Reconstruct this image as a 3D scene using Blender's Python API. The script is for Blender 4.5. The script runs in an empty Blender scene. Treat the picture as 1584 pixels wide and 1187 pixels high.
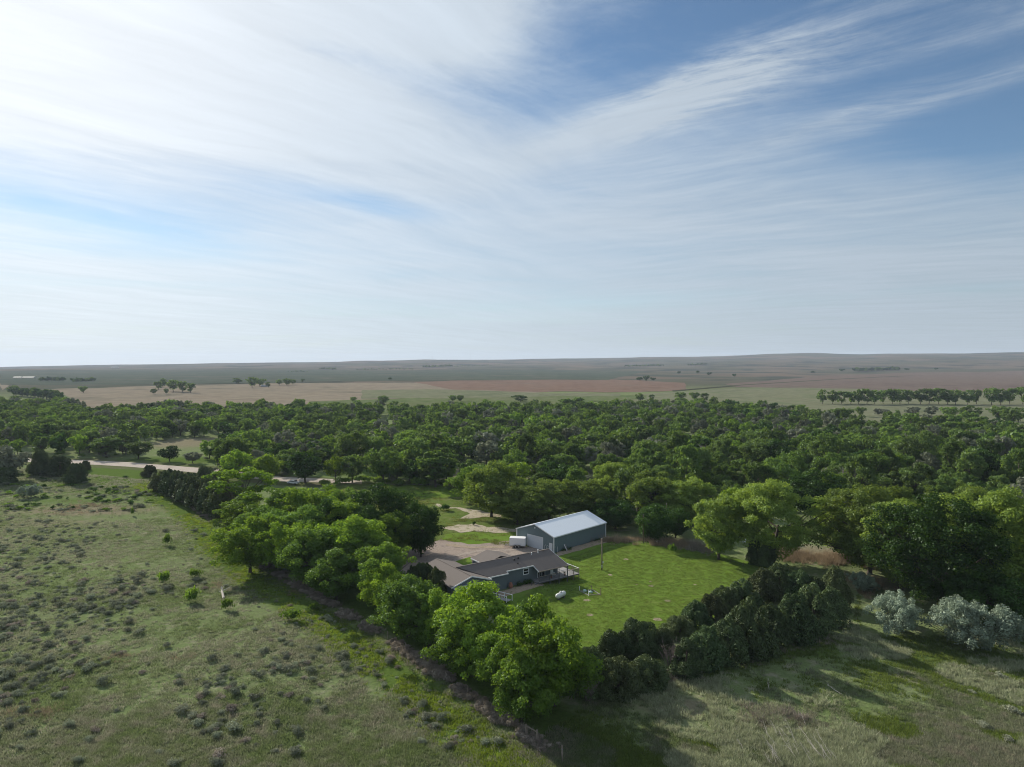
import bpy, bmesh, math, random
import numpy as np
from mathutils import Vector, Matrix

random.seed(7)
RNG = np.random.default_rng(11)
SC = bpy.context.scene
COL = SC.collection

# ------------------------------------------------------------------ camera
CAM_H = 45.0
FPX, CX, CY, HOR = 1056.0, 792.0, 593.5, 557.0
PITCH = math.atan((CY - HOR) / FPX)
cd = bpy.data.cameras.new('camera')
cam = bpy.data.objects.new('camera', cd)
COL.objects.link(cam)
cam.location = (0, 0, CAM_H)
cam.rotation_euler = (math.pi / 2 - PITCH, 0, 0)
cd.sensor_fit = 'HORIZONTAL'
cd.angle_x = 2 * math.atan(792.0 / FPX)
cd.clip_start = 1.0
cd.clip_end = 60000.0
SC.camera = cam

# ------------------------------------------------------------------ light
SUN_AZ = math.radians(40.0)      # to the left of straight ahead
SUN_EL = math.radians(24.0)
SUN_DIR = Vector((-math.sin(SUN_AZ) * math.cos(SUN_EL), math.cos(SUN_AZ) * math.cos(SUN_EL), math.sin(SUN_EL)))
SUN_STRENGTH = 5.0
SKY_STRENGTH = 0.075
HAZE_DENSITY = 0.000065

SC.view_settings.view_transform = 'Standard'
SC.view_settings.look = 'None'
SC.view_settings.gamma = 1.0
SC.view_settings.exposure = 0.5
SC.view_settings.use_curve_mapping = False
SC.render.engine = 'CYCLES'
cy = SC.cycles
cy.use_denoising = True
cy.filter_width = 1.05
cy.max_bounces = 5
cy.diffuse_bounces = 2
cy.glossy_bounces = 2
cy.transmission_bounces = 3
cy.volume_bounces = 0
cy.transparent_max_bounces = 4
cy.caustics_reflective = False
cy.caustics_refractive = False

sl = bpy.data.lights.new('sun', 'SUN')
sl.energy = SUN_STRENGTH
sl.angle = math.radians(0.7)
sl.color = (1.0, 0.93, 0.80)
so = bpy.data.objects.new('sun', sl)
COL.objects.link(so)
so.rotation_euler = SUN_DIR.to_track_quat('Z', 'Y').to_euler()


# ------------------------------------------------------------------ node expressions
class E:
    """tiny expression builder for shader math"""
    def __init__(self, nt, s): self.nt, self.s = nt, s
    @staticmethod
    def put(nt, sock, v):
        if isinstance(v, E): nt.links.new(v.s, sock)
        elif isinstance(v, (tuple, list)): sock.default_value = (*v, 1.0) if len(v) == 3 and sock.type == 'RGBA' else v
        else: sock.default_value = v
    def m(self, op, b=None, c=None):
        n = self.nt.nodes.new('ShaderNodeMath'); n.operation = op
        E.put(self.nt, n.inputs[0], self)
        if b is not None: E.put(self.nt, n.inputs[1], b)
        if c is not None: E.put(self.nt, n.inputs[2], c)
        return E(self.nt, n.outputs[0])
    def __add__(self, o): return self.m('ADD', o)
    def __sub__(self, o): return self.m('SUBTRACT', o)
    def __mul__(self, o): return self.m('MULTIPLY', o)
    def __truediv__(self, o): return self.m('DIVIDE', o)
    __radd__ = __add__
    __rmul__ = __mul__
    def __rsub__(self, o): return (self * -1.0) + o
    def exp(self): return self.m('EXPONENT')
    def clamp(self): 
        n = self.nt.nodes.new('ShaderNodeClamp'); self.nt.links.new(self.s, n.inputs[0]); return E(self.nt, n.outputs[0])
    def smooth(self, a, b, lo=0.0, hi=1.0):
        n = self.nt.nodes.new('ShaderNodeMapRange'); n.interpolation_type = 'SMOOTHSTEP'
        self.nt.links.new(self.s, n.inputs[0])
        for i, v in enumerate((a, b, lo, hi)): n.inputs[i + 1].default_value = v
        return E(self.nt, n.outputs[0])


def xyz(nt, vec):
    n = nt.nodes.new('ShaderNodeSeparateXYZ'); nt.links.new(vec, n.inputs[0])
    return [E(nt, o) for o in n.outputs]


def comb(nt, a, b, c):
    n = nt.nodes.new('ShaderNodeCombineXYZ')
    for i, v in enumerate((a, b, c)): E.put(nt, n.inputs[i], v)
    return n.outputs[0]


def noise(nt, vec, scale, detail=4, rough=0.5, dist=0.0):
    n = nt.nodes.new('ShaderNodeTexNoise')
    if vec is not None: nt.links.new(vec, n.inputs['Vector'])
    n.inputs['Scale'].default_value = scale; n.inputs['Detail'].default_value = detail
    n.inputs['Roughness'].default_value = rough; n.inputs['Distortion'].default_value = dist
    return E(nt, n.outputs['Fac'])


def mixc(nt, f, a, b, mode='MIX'):
    n = nt.nodes.new('ShaderNodeMix'); n.data_type = 'RGBA'; n.blend_type = mode
    E.put(nt, n.inputs[0], f); E.put(nt, n.inputs[6], a); E.put(nt, n.inputs[7], b)
    return E(nt, n.outputs[2])


# ------------------------------------------------------------------ image <-> world
FW = Vector((0, math.cos(PITCH), -math.sin(PITCH)))
UP = Vector((0, math.sin(PITCH), math.cos(PITCH)))


def ray(px, py):
    return (Vector((1, 0, 0)) * ((px - CX) / FPX) + UP * ((CY - py) / FPX) + FW)


def at(px, py, z=0.0):
    """the world point at height z that the photograph shows at this spot"""
    d = ray(px, py)
    t = (z - CAM_H) / d.z
    return Vector((d.x * t, d.y * t, z))


def proj(p):
    v = Vector(p) - Vector((0, 0, CAM_H))
    k = v.dot(FW)
    return CX + FPX * v.x / k, CY - FPX * v.dot(UP) / k


# ------------------------------------------------------------------ world
w = bpy.data.worlds.new('World'); SC.world = w
w.use_nodes = True
nt = w.node_tree
for n in list(nt.nodes): nt.nodes.remove(n)
out = nt.nodes.new('ShaderNodeOutputWorld'); bg = nt.nodes.new('ShaderNodeBackground')
nt.links.new(bg.outputs[0], out.inputs[0])
bg.inputs[1].default_value = SKY_STRENGTH
sky = nt.nodes.new('ShaderNodeTexSky'); sky.sky_type = 'NISHITA'; sky.sun_disc = False
sky.sun_elevation = SUN_EL; sky.sun_rotation = -SUN_AZ
sky.altitude = 900; sky.air_density = 1.0; sky.dust_density = 0.15; sky.ozone_density = 1.6
tc = nt.nodes.new('ShaderNodeTexCoord')
dv = tc.outputs['Generated']
X, Y, Z = xyz(nt, dv)
az = X.m('ARCTAN2', Y)
el = Z.m('ARCSINE')
# points of a high cloud sheet seen from below, bent a little by slow swirls
den = Z.m('MAXIMUM', 0.0) + 0.07
U0, V0 = X / den, Y / den
wp = comb(nt, U0 * 0.45, V0 * 0.45, 0.0)
w1, w2 = noise(nt, wp, 1.0, 3, 0.5), noise(nt, comb(nt, U0 * 0.45 + 7.3, V0 * 0.45, 2.0), 1.0, 3, 0.5)
U, V = U0 + (w1 - 0.5) * 0.9, V0 + (w2 - 0.5) * 0.9


def plane(ang, sx, sy, ox=0.0):
    c, s = math.cos(math.radians(ang)), math.sin(math.radians(ang))
    return comb(nt, (U * c + V * s) * sx + ox, (V * c - U * s) * sy, 0.0)


def azel(px, py):
    d = ray(px, py).normalized()
    return math.atan2(d.x, d.y), math.asin(d.z)


aw = az + (w1 - 0.5) * 0.16
ew = el + (w2 - 0.5) * 0.09


def blob(px, py, sx, sy, rot, amp):
    """a soft cloud bank (or gap, amp < 0) lying in this direction of the sky"""
    a0, e0 = azel(px, py)
    c, s = math.cos(math.radians(rot)), math.sin(math.radians(rot))
    cosf = math.cos(a0)
    a, e = aw - a0, ew - e0
    p = (a * c + e * s) * (FPX / sx / cosf); q = (e * c - a * s) * (FPX / sy / cosf)
    return ((p * p + q * q) * -0.5).exp() * amp


wispL = noise(nt, plane(50, 0.55, 3.0), 1.5, 9, 0.60, 0.25)      # long fibres running away to the right
wispR = noise(nt, plane(-30, 0.55, 3.4, 3.0), 1.7, 9, 0.62, 0.25)
fineL = noise(nt, plane(44, 1.4, 6.0, 9.0), 2.6, 9, 0.72, 0.3)
fineR = noise(nt, plane(-32, 1.5, 6.0, 5.0), 2.6, 9, 0.72, 0.3)
broad = noise(nt, plane(10, 0.40, 0.8), 1.0, 5, 0.55, 0.6)
fluff = noise(nt, plane(20, 1.0, 1.3), 9.0, 9, 0.70, 0.3)
side = aw.smooth(-0.10, 0.25)
wisp = wispL * (1.0 - side) + wispR * side
fine = fineL * (1.0 - side) + fineR * side
blobs = [
    (200, 30, 460, 95, 0, 0.60), (600, 40, 160, 46, -4, 0.46), (740, 18, 90, 34, 10, 0.34),
    (350, 190, 420, 60, -8, 0.25), (30, 290, 230, 50, 0, -0.40), (150, 345, 150, 22, -8, -0.32),
    (500, 288, 120, 15, -8, -0.42), (590, 316, 60, 11, -8, -0.34), (500, 82, 80, 14, -10, -0.5), (650, 112, 130, 24, -14, -0.42),
    (960, 40, 190, 75, 0, -0.55), (1130, 50, 240, 60, 8, -0.50), (1480, 90, 260, 100, 0, -0.70), (860, 90, 60, 80, 20, -0.18),
    (1550, 210, 130, 60, 0, -0.5), (860, 300, 150, 26, 5, -0.16),
    (1150, 300, 420, 90, 0, 0.08), (1480, 445, 190, 7, 3, -0.20), (1000, 462, 170, 7, 2, -0.2), (850, 478, 130, 8, 2, -0.2),
]
strk = [(1000, 165, 130, 18, 18, 0.5), (1090, 133, 130, 20, 16, 0.62), (1210, 106, 150, 18, 12, 0.5), (1400, 85, 200, 12, 8, 0.25), (1320, 180, 110, 10, 12, 0.34), (1480, 148, 120, 10, 12, 0.42)]
dens = E(nt, nt.nodes.new('ShaderNodeValue').outputs[0]); dens.s.default_value = 0.74
for b in blobs: dens = dens + blob(*b)
st_ = blob(*strk[0])
for b in strk[1:]: st_ = st_ + blob(*b)
low = el.smooth(0.02, 0.20)
dens = dens + st_ * ((fine - 0.5) * 2.6 + 0.95)
dens = dens + (wisp - 0.5) * (0.22 + low * 0.42) + (broad - 0.5) * 1.0 + (fine - 0.5) * (0.06 + low * 0.26) + (fluff - 0.5) * (el.smooth(0.2, 0.45) * 0.60)
dens = dens + (1.0 - el.smooth(0.0, 0.18)) * 0.34
cover = dens.smooth(-0.22, 1.12)
sd = X * SUN_DIR.x + Y * SUN_DIR.y + Z * SUN_DIR.z
glow = sd.m('MAXIMUM', 0.0)
g1, g2 = glow.m('POWER', 2.2), glow.m('POWER', 14.0)
texv = (wisp - 0.5) * 0.30 + (broad - 0.5) * 0.20 + (fine - 0.5) * 0.12 + 1.0
cr = (g1 * 0.21 + g2 * 0.20 + 0.300) * texv
cg = (g1 * 0.225 + g2 * 0.16 + 0.350) * texv
cb = (g1 * 0.235 + g2 * 0.12 + 0.405) * texv
inv = 1.0 / SKY_STRENGTH
cc = nt.nodes.new('ShaderNodeCombineColor')
for i, v in enumerate((cr, cg, cb)): nt.links.new((v * inv).s, cc.inputs[i])
skyc = mixc(nt, 1.0, E(nt, sky.outputs[0]), (0.88, 0.97, 1.0), 'MULTIPLY')
fin = mixc(nt, cover * 0.93, skyc, E(nt, cc.outputs[0]))
nt.links.new(fin.s, bg.inputs[0])


# ------------------------------------------------------------------ materials
MATS = {}


def new_mat(name):
    m = bpy.data.materials.new(name); m.use_nodes = True
    nt = m.node_tree
    for n in list(nt.nodes): nt.nodes.remove(n)
    o = nt.nodes.new('ShaderNodeOutputMaterial')
    MATS[name] = m
    return m, nt, o


def solid(name, col, rough=0.7, metal=0.0, nscale=3.0, namp=0.12, bump=0.0, wave=None, spec=0.3, scratch=None):
    """painted or plain surface with slight mottling; wave = (scale, axis, depth) for ribs"""
    m, nt, o = new_mat(name)
    b = nt.nodes.new('ShaderNodeBsdfPrincipled'); nt.links.new(b.outputs[0], o.inputs[0])
    b.inputs['Roughness'].default_value = rough; b.inputs['Metallic'].default_value = metal
    b.inputs['Specular IOR Level'].default_value = spec
    t = nt.nodes.new('ShaderNodeTexCoord').outputs['Object']
    n1 = noise(nt, t, nscale, 5, 0.6)
    k = (n1 - 0.5) * (2 * namp) + 1.0
    c = nt.nodes.new('ShaderNodeVectorMath'); c.operation = 'SCALE'
    c.inputs[0].default_value = col; nt.links.new(k.s, c.inputs['Scale'])
    nt.links.new(c.outputs[0], b.inputs['Base Color'])
    if wave or bump:
        bm_ = nt.nodes.new('ShaderNodeBump')
        if wave:
            ax = xyz(nt, t)[wave[1]]
            h = ((ax * (2 * math.pi / wave[0])).m('SINE')).smooth(0.6, 1.0)
            bm_.inputs['Distance'].default_value = wave[2]
        else:
            h = noise(nt, t, nscale * 8, 4, 0.7); bm_.inputs['Distance'].default_value = bump
        bm_.inputs['Strength'].default_value = 1.0
        nt.links.new(h.s, bm_.inputs['Height']); nt.links.new(bm_.outputs[0], b.inputs['Normal'])
    return m


def leaf(name, c1, c2, c3, trans=0.35, obj_amt=0.5, gloss=0.012, warm=(1.3, 1.22, 0.6)):
    """foliage: each leaf its own shade between c1 and c2, whole plants drift toward c3"""
    m, nt, o = new_mat(name)
    a = nt.nodes.new('ShaderNodeAttribute'); a.attribute_name = 'tint'
    oi = nt.nodes.new('ShaderNodeObjectInfo')
    r = E(nt, oi.outputs['Random'])
    f = E(nt, a.outputs['Fac'])
    col = mixc(nt, f, c1, c2)
    col = mixc(nt, r * obj_amt, col, c3)
    r2 = ((r * 7.31).m('FRACT')) * 0.62 + 0.72
    col = mixc(nt, 1.0, col, E(nt, comb(nt, r2, r2, r2)), 'MULTIPLY')
    d = nt.nodes.new('ShaderNodeBsdfDiffuse'); t = nt.nodes.new('ShaderNodeBsdfTranslucent')
    g = nt.nodes.new('ShaderNodeBsdfGlossy'); g.inputs['Roughness'].default_value = 0.45
    nt.links.new(col.s, d.inputs[0])
    tcn = mixc(nt, 1.0, col, warm, 'MULTIPLY')
    nt.links.new(tcn.s, t.inputs[0])
    g.inputs[0].default_value = (0.8, 0.9, 0.85, 1)
    ms = nt.nodes.new('ShaderNodeMixShader'); ms.inputs[0].default_value = trans
    nt.links.new(d.outputs[0], ms.inputs[1]); nt.links.new(t.outputs[0], ms.inputs[2])
    m2 = nt.nodes.new('ShaderNodeMixShader'); m2.inputs[0].default_value = gloss
    nt.links.new(ms.outputs[0], m2.inputs[1]); nt.links.new(g.outputs[0], m2.inputs[2])
    nt.links.new(m2.outputs[0], o.inputs[0])
    return m


def ground_mat(name, cols, scales=(0.05, 0.35, 2.5), bump=0.25, weights=(0.5, 0.3, 0.2), use_zone=False, pos=True, bscale=3.0, mottle=1.0):
    """earth and grass: noise at three sizes picks between the colours (list of 3)"""
    m, nt, o = new_mat(name)
    b = nt.nodes.new('ShaderNodeBsdfDiffuse'); nt.links.new(b.outputs[0], o.inputs[0])
    t = nt.nodes.new('ShaderNodeNewGeometry').outputs['Position']
    a1 = noise(nt, t, scales[0], 5, 0.6, 0.3); a2 = noise(nt, t, scales[1], 5, 0.65, 0.2); a3 = noise(nt, t, scales[2], 4, 0.7)
    mixv = a1 * weights[0] + a2 * weights[1] + a3 * weights[2]
    col = mixc(nt, mixv.smooth(0.36, 0.52), cols[0], cols[1])
    col = mixc(nt, (mixv * 0.4 + a2 * 0.6).smooth(0.50, 0.66), col, cols[2])
    k = (a3 - 0.5) * (0.9 * mottle) + (a2 - 0.5) * (0.4 * mottle) + 1.0
    if use_zone:
        at_ = nt.nodes.new('ShaderNodeAttribute'); at_.attribute_name = 'zone_green'
        at2 = nt.nodes.new('ShaderNodeAttribute'); at2.attribute_name = 'zone_dry'
        at3 = nt.nodes.new('ShaderNodeAttribute'); at3.attribute_name = 'zone_far'
        zg = (E(nt, at_.outputs['Fac']) + (a2 - 0.5) * 0.8).smooth(0.25, 0.75)
        col = mixc(nt, zg, col, (0.085, 0.130, 0.030))
        zd = (E(nt, at2.outputs['Fac']) + (a2 - 0.5) * 0.9).smooth(0.25, 0.75)
        col = mixc(nt, zd, col, (0.195, 0.175, 0.115))
        f1 = noise(nt, t, 0.0016, 6, 0.55, 0.6); f2 = noise(nt, t, 0.0045, 6, 0.6, 0.4)
        farc = mixc(nt, f1.smooth(0.42, 0.60), (0.085, 0.086, 0.062), (0.135, 0.108, 0.085))
        farc = mixc(nt, f2.smooth(0.48, 0.60), farc, (0.050, 0.058, 0.047))
        col = mixc(nt, E(nt, at3.outputs['Fac']), col, farc)
    kk = comb(nt, k, k, k)
    col = mixc(nt, 1.0, col, E(nt, kk), 'MULTIPLY')
    nt.links.new(col.s, b.inputs[0])
    bn = nt.nodes.new('ShaderNodeBump'); bn.inputs['Distance'].default_value = bump; bn.inputs['Strength'].default_value = 1.0
    h = noise(nt, t, bscale, 5, 0.7)
    nt.links.new(h.s, bn.inputs['Height']); nt.links.new(bn.outputs[0], b.inputs['Normal'])
    return m


M_range = ground_mat('rangeland', [(0.165, 0.185, 0.10), (0.140, 0.182, 0.075), (0.22, 0.21, 0.145)], (0.045, 0.3, 1.6), 0.30, use_zone=True, bscale=1.6)
M_lawn = ground_mat('lawn_grass', [(0.098, 0.162, 0.026), (0.115, 0.182, 0.030), (0.135, 0.175, 0.042)], (0.07, 0.5, 2.2), 0.05, bscale=3.2, mottle=0.45)
M_meadow = ground_mat('meadow_grass', [(0.085, 0.13, 0.03), (0.11, 0.15, 0.04), (0.15, 0.15, 0.07)], (0.06, 0.3, 1.5), 0.15)
M_gravel = ground_mat('gravel', [(0.235, 0.19, 0.16), (0.30, 0.25, 0.215), (0.17, 0.14, 0.125)], (0.12, 0.5, 3.0), 0.05)
M_sand = ground_mat('sand', [(0.33, 0.285, 0.215), (0.41, 0.36, 0.28), (0.17, 0.17, 0.09)], (0.2, 0.8, 3.0), 0.10)
M_soil = ground_mat('bare_soil', [(0.27, 0.21, 0.16), (0.32, 0.26, 0.20), (0.14, 0.14, 0.06)], (0.3, 1.0, 4.0), 0.05)
M_road = ground_mat('road_gravel', [(0.36, 0.31, 0.27), (0.42, 0.37, 0.325), (0.31, 0.265, 0.23)], (0.03, 0.2, 1.5), 0.02)
M_stub = ground_mat('stubble_field', [(0.175, 0.148, 0.115), (0.21, 0.178, 0.135), (0.12, 0.112, 0.085)], (0.004, 0.012, 0.05), 0.2, bscale=0.5)
M_red = ground_mat('ploughed_earth_red', [(0.145, 0.100, 0.077), (0.165, 0.112, 0.086), (0.13, 0.102, 0.08)], (0.003, 0.012, 0.05), 0.2, bscale=0.5)
M_plum = ground_mat('ploughed_earth_grey', [(0.115, 0.09, 0.078), (0.135, 0.105, 0.09), (0.11, 0.095, 0.075)], (0.003, 0.012, 0.05), 0.2, bscale=0.5)
M_past = ground_mat('pasture', [(0.12, 0.135, 0.08), (0.15, 0.155, 0.098), (0.095, 0.118, 0.06)], (0.006, 0.02, 0.08), 0.2, bscale=0.5)
M_gstrip = ground_mat('green_crop', [(0.085, 0.125, 0.045), (0.11, 0.13, 0.06), (0.12, 0.125, 0.075)], (0.006, 0.02, 0.08), 0.2, bscale=0.5)
M_teal = ground_mat('blue_green_pasture', [(0.055, 0.07, 0.055), (0.068, 0.082, 0.06), (0.09, 0.085, 0.068)], (0.002, 0.008, 0.03), 0.2, bscale=0.5)
M_verge = ground_mat('road_verge', [(0.15, 0.13, 0.09), (0.10, 0.12, 0.05), (0.12, 0.13, 0.07)], (0.05, 0.3, 1.5), 0.2)

M_barnwall = solid('blue_grey_metal_siding', (0.135, 0.185, 0.20), 0.55, 0.0, 0.6, 0.06, wave=(0.3, 0, 0.02))
M_barnwall2 = solid('blue_grey_metal_siding_gable', (0.135, 0.185, 0.20), 0.55, 0.0, 0.6, 0.06, wave=(0.3, 1, 0.02))
M_barnroof = solid('white_metal_roof', (0.80, 0.84, 0.89), 0.5, 0.0, 0.4, 0.03, wave=(0.9, 0, 0.002), spec=0.4)
M_white = solid('white_trim', (0.72, 0.73, 0.73), 0.6, 0, 2, 0.06)
M_door = solid('white_door', (0.60, 0.63, 0.67), 0.5, 0, 1.5, 0.05)
M_seam = solid('door_seam', (0.35, 0.37, 0.40), 0.6)
M_house = solid('blue_grey_siding', (0.125, 0.155, 0.168), 0.7, 0, 0.8, 0.08, wave=(0.2, 2, 0.02))
M_shingle = solid('grey_shingles', (0.155, 0.135, 0.125), 0.9, 0, 9.0, 0.35, bump=0.03, spec=0.1)
M_patio = solid('pale_metal_patio_roof', (0.55, 0.60, 0.66), 0.4, 0, 1, 0.05, wave=(0.3, 0, 0.015))
M_glass = solid('dark_window_glass', (0.02, 0.025, 0.03), 0.08, 0, 1, 0.1, spec=0.8)
M_deck = solid('weathered_deck', (0.30, 0.29, 0.29), 0.8, 0, 2.5, 0.2)
M_deckd = solid('grey_deck_frame', (0.12, 0.12, 0.125), 0.8, 0, 3, 0.2)
M_wood = solid('weathered_wood', (0.24, 0.20, 0.165), 0.9, 0, 4, 0.3, bump=0.01)
M_pole = solid('pole_wood', (0.17, 0.13, 0.10), 0.9, 0, 3, 0.25, bump=0.01)
M_dead = solid('bleached_wood', (0.50, 0.45, 0.39), 0.9, 0, 6, 0.25)
M_bark = solid('bark', (0.085, 0.07, 0.058), 0.95, 0, 5, 0.3, bump=0.03, spec=0.1)
M_tank = solid('white_tank_paint', (0.62, 0.62, 0.60), 0.45, 0, 3, 0.14)
M_black = solid('black_rubber', (0.02, 0.02, 0.02), 0.8)
M_steel = solid('galvanised_steel', (0.35, 0.36, 0.37), 0.4, 0.7, 5, 0.15)
M_carw = solid('white_car_paint', (0.78, 0.79, 0.80), 0.25, 0, 1, 0.03, spec=0.6)
M_trailer = solid('white_trailer_panel', (0.76, 0.76, 0.77), 0.4, 0, 1.2, 0.05)
M_tealpl = solid('pale_teal_plastic', (0.40, 0.55, 0.50), 0.5)
M_terra = solid('terracotta', (0.30, 0.14, 0.10), 0.8)
M_redc = solid('red_plastic', (0.62, 0.06, 0.05), 0.5)
M_lamp = solid('red_lens', (0.4, 0.02, 0.02), 0.3)

NEUT = (1.0, 1.0, 0.95)
L_lime = leaf('lime_leaves', (0.085, 0.165, 0.018), (0.235, 0.345, 0.036), (0.095, 0.180, 0.028), 0.45, 0.6)
L_mid = leaf('green_leaves', (0.058, 0.125, 0.020), (0.175, 0.275, 0.036), (0.105, 0.19, 0.04), 0.45, 0.7)
L_dark = leaf('dark_leaves', (0.025, 0.060, 0.011), (0.050, 0.105, 0.018), (0.04, 0.09, 0.018), 0.35, 0.6)
L_cott = leaf('cottonwood_leaves', (0.055, 0.112, 0.025), (0.145, 0.230, 0.050), (0.10, 0.155, 0.05), 0.42, 0.8)
L_pale = leaf('pale_cottonwood_leaves', (0.10, 0.165, 0.034), (0.235, 0.32, 0.066), (0.14, 0.20, 0.05), 0.42, 0.6)
L_grey = leaf('grey_green_leaves', (0.12, 0.145, 0.085), (0.18, 0.20, 0.13), (0.15, 0.16, 0.12), 0.3, 0.6, warm=NEUT)
L_cedar = leaf('cedar_sprays', (0.028, 0.058, 0.022), (0.095, 0.145, 0.058), (0.10, 0.10, 0.045), 0.15, 0.6)
L_silver = leaf('silver_leaves', (0.15, 0.195, 0.14), (0.32, 0.385, 0.29), (0.19, 0.235, 0.17), 0.3, 0.4, warm=NEUT)
L_sage = leaf('sagebrush_sprays', (0.12, 0.145, 0.088), (0.34, 0.375, 0.255), (0.22, 0.22, 0.16), 0.15, 0.8, warm=NEUT)
L_dry = leaf('dry_stalks', (0.16, 0.135, 0.115), (0.42, 0.37, 0.315), (0.28, 0.235, 0.185), 0.2, 0.7, warm=NEUT)
L_rust = leaf('rusty_dry_stalks', (0.27, 0.205, 0.14), (0.40, 0.32, 0.225), (0.30, 0.23, 0.155), 0.25, 0.5, warm=NEUT)
L_straw = leaf('straw_grass', (0.30, 0.31, 0.19), (0.50, 0.50, 0.36), (0.22, 0.28, 0.13), 0.3, 0.6, warm=NEUT)


def grass_leaf():
    m, nt, o = new_mat('grass_blades')
    a = nt.nodes.new('ShaderNodeAttribute'); a.attribute_name = 'tint'
    t = nt.nodes.new('ShaderNodeNewGeometry').outputs['Position']
    a1 = noise(nt, t, 0.06, 5, 0.6, 0.4); a2 = noise(nt, t, 0.5, 3, 0.6)
    v = a1 * 0.6 + a2 * 0.4
    c = mixc(nt, v.smooth(0.40, 0.58), (0.170, 0.220, 0.086), (0.270, 0.275, 0.185))
    c = mixc(nt, (a2 * 0.7 + a1 * 0.3).smooth(0.55, 0.68), c, (0.31, 0.285, 0.21))
    r = E(nt, a.outputs['Fac']) * 0.7 + 0.6
    c = mixc(nt, 1.0, c, E(nt, comb(nt, r, r, r)), 'MULTIPLY')
    d = nt.nodes.new('ShaderNodeBsdfDiffuse'); tr = nt.nodes.new('ShaderNodeBsdfTranslucent')
    nt.links.new(c.s, d.inputs[0]); nt.links.new(c.s, tr.inputs[0])
    ms = nt.nodes.new('ShaderNodeMixShader'); ms.inputs[0].default_value = 0.45
    nt.links.new(d.outputs[0], ms.inputs[1]); nt.links.new(tr.outputs[0], ms.inputs[2])
    nt.links.new(ms.outputs[0], o.inputs[0])
    return m


L_grass = grass_leaf()
L_green = leaf('fresh_grass', (0.105, 0.160, 0.038), (0.15, 0.21, 0.050), (0.16, 0.19, 0.085), 0.35, 0.6)

L_green2 = leaf('meadow_blades', (0.10, 0.145, 0.04), (0.16, 0.20, 0.06), (0.18, 0.18, 0.09), 0.35, 0.7)


# ------------------------------------------------------------------ object helpers
def tag(o, label=None, cat=None, group=None, kind=None):
    if label: o['label'] = label
    if cat: o['category'] = cat
    if group: o['group'] = group
    if kind: o['kind'] = kind
    return o


def empty(name, loc, rz=0.0, scale=(1, 1, 1), label=None, cat=None, group=None):
    o = bpy.data.objects.new(name, None); COL.objects.link(o)
    o.location = loc; o.rotation_euler = (0, 0, rz); o.scale = scale
    return tag(o, label, cat, group)


def link_mesh(name, me, parent=None, loc=None):
    o = bpy.data.objects.new(name, me); COL.objects.link(o)
    if parent is not None: o.parent = parent
    if loc is not None: o.location = loc
    return o


def mesh_arrays(name, V, F, mats, tint=None, midx=None, smooth=False):
    """V (n,3), F (m,k) all faces with k corners"""
    me = bpy.data.meshes.new(name)
    V = np.asarray(V, dtype=np.float32); F = np.asarray(F, dtype=np.int32)
    k = F.shape[1]
    me.vertices.add(len(V)); me.vertices.foreach_set('co', V.ravel())
    me.loops.add(F.size); me.loops.foreach_set('vertex_index', F.ravel())
    me.polygons.add(len(F))
    me.polygons.foreach_set('loop_start', np.arange(0, F.size, k, dtype=np.int32))
    me.polygons.foreach_set('loop_total', np.full(len(F), k, dtype=np.int32))
    if midx is not None: me.polygons.foreach_set('material_index', np.asarray(midx, dtype=np.int32))
    if smooth: me.polygons.foreach_set('use_smooth', np.ones(len(F), dtype=bool))
    for m in (mats if isinstance(mats, (list, tuple)) else [mats]): me.materials.append(m)
    if tint is not None:
        a = me.attributes.new('tint', 'FLOAT', 'FACE'); a.data.foreach_set('value', np.asarray(tint, dtype=np.float32))
    me.update(calc_edges=True)
    return me


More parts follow.
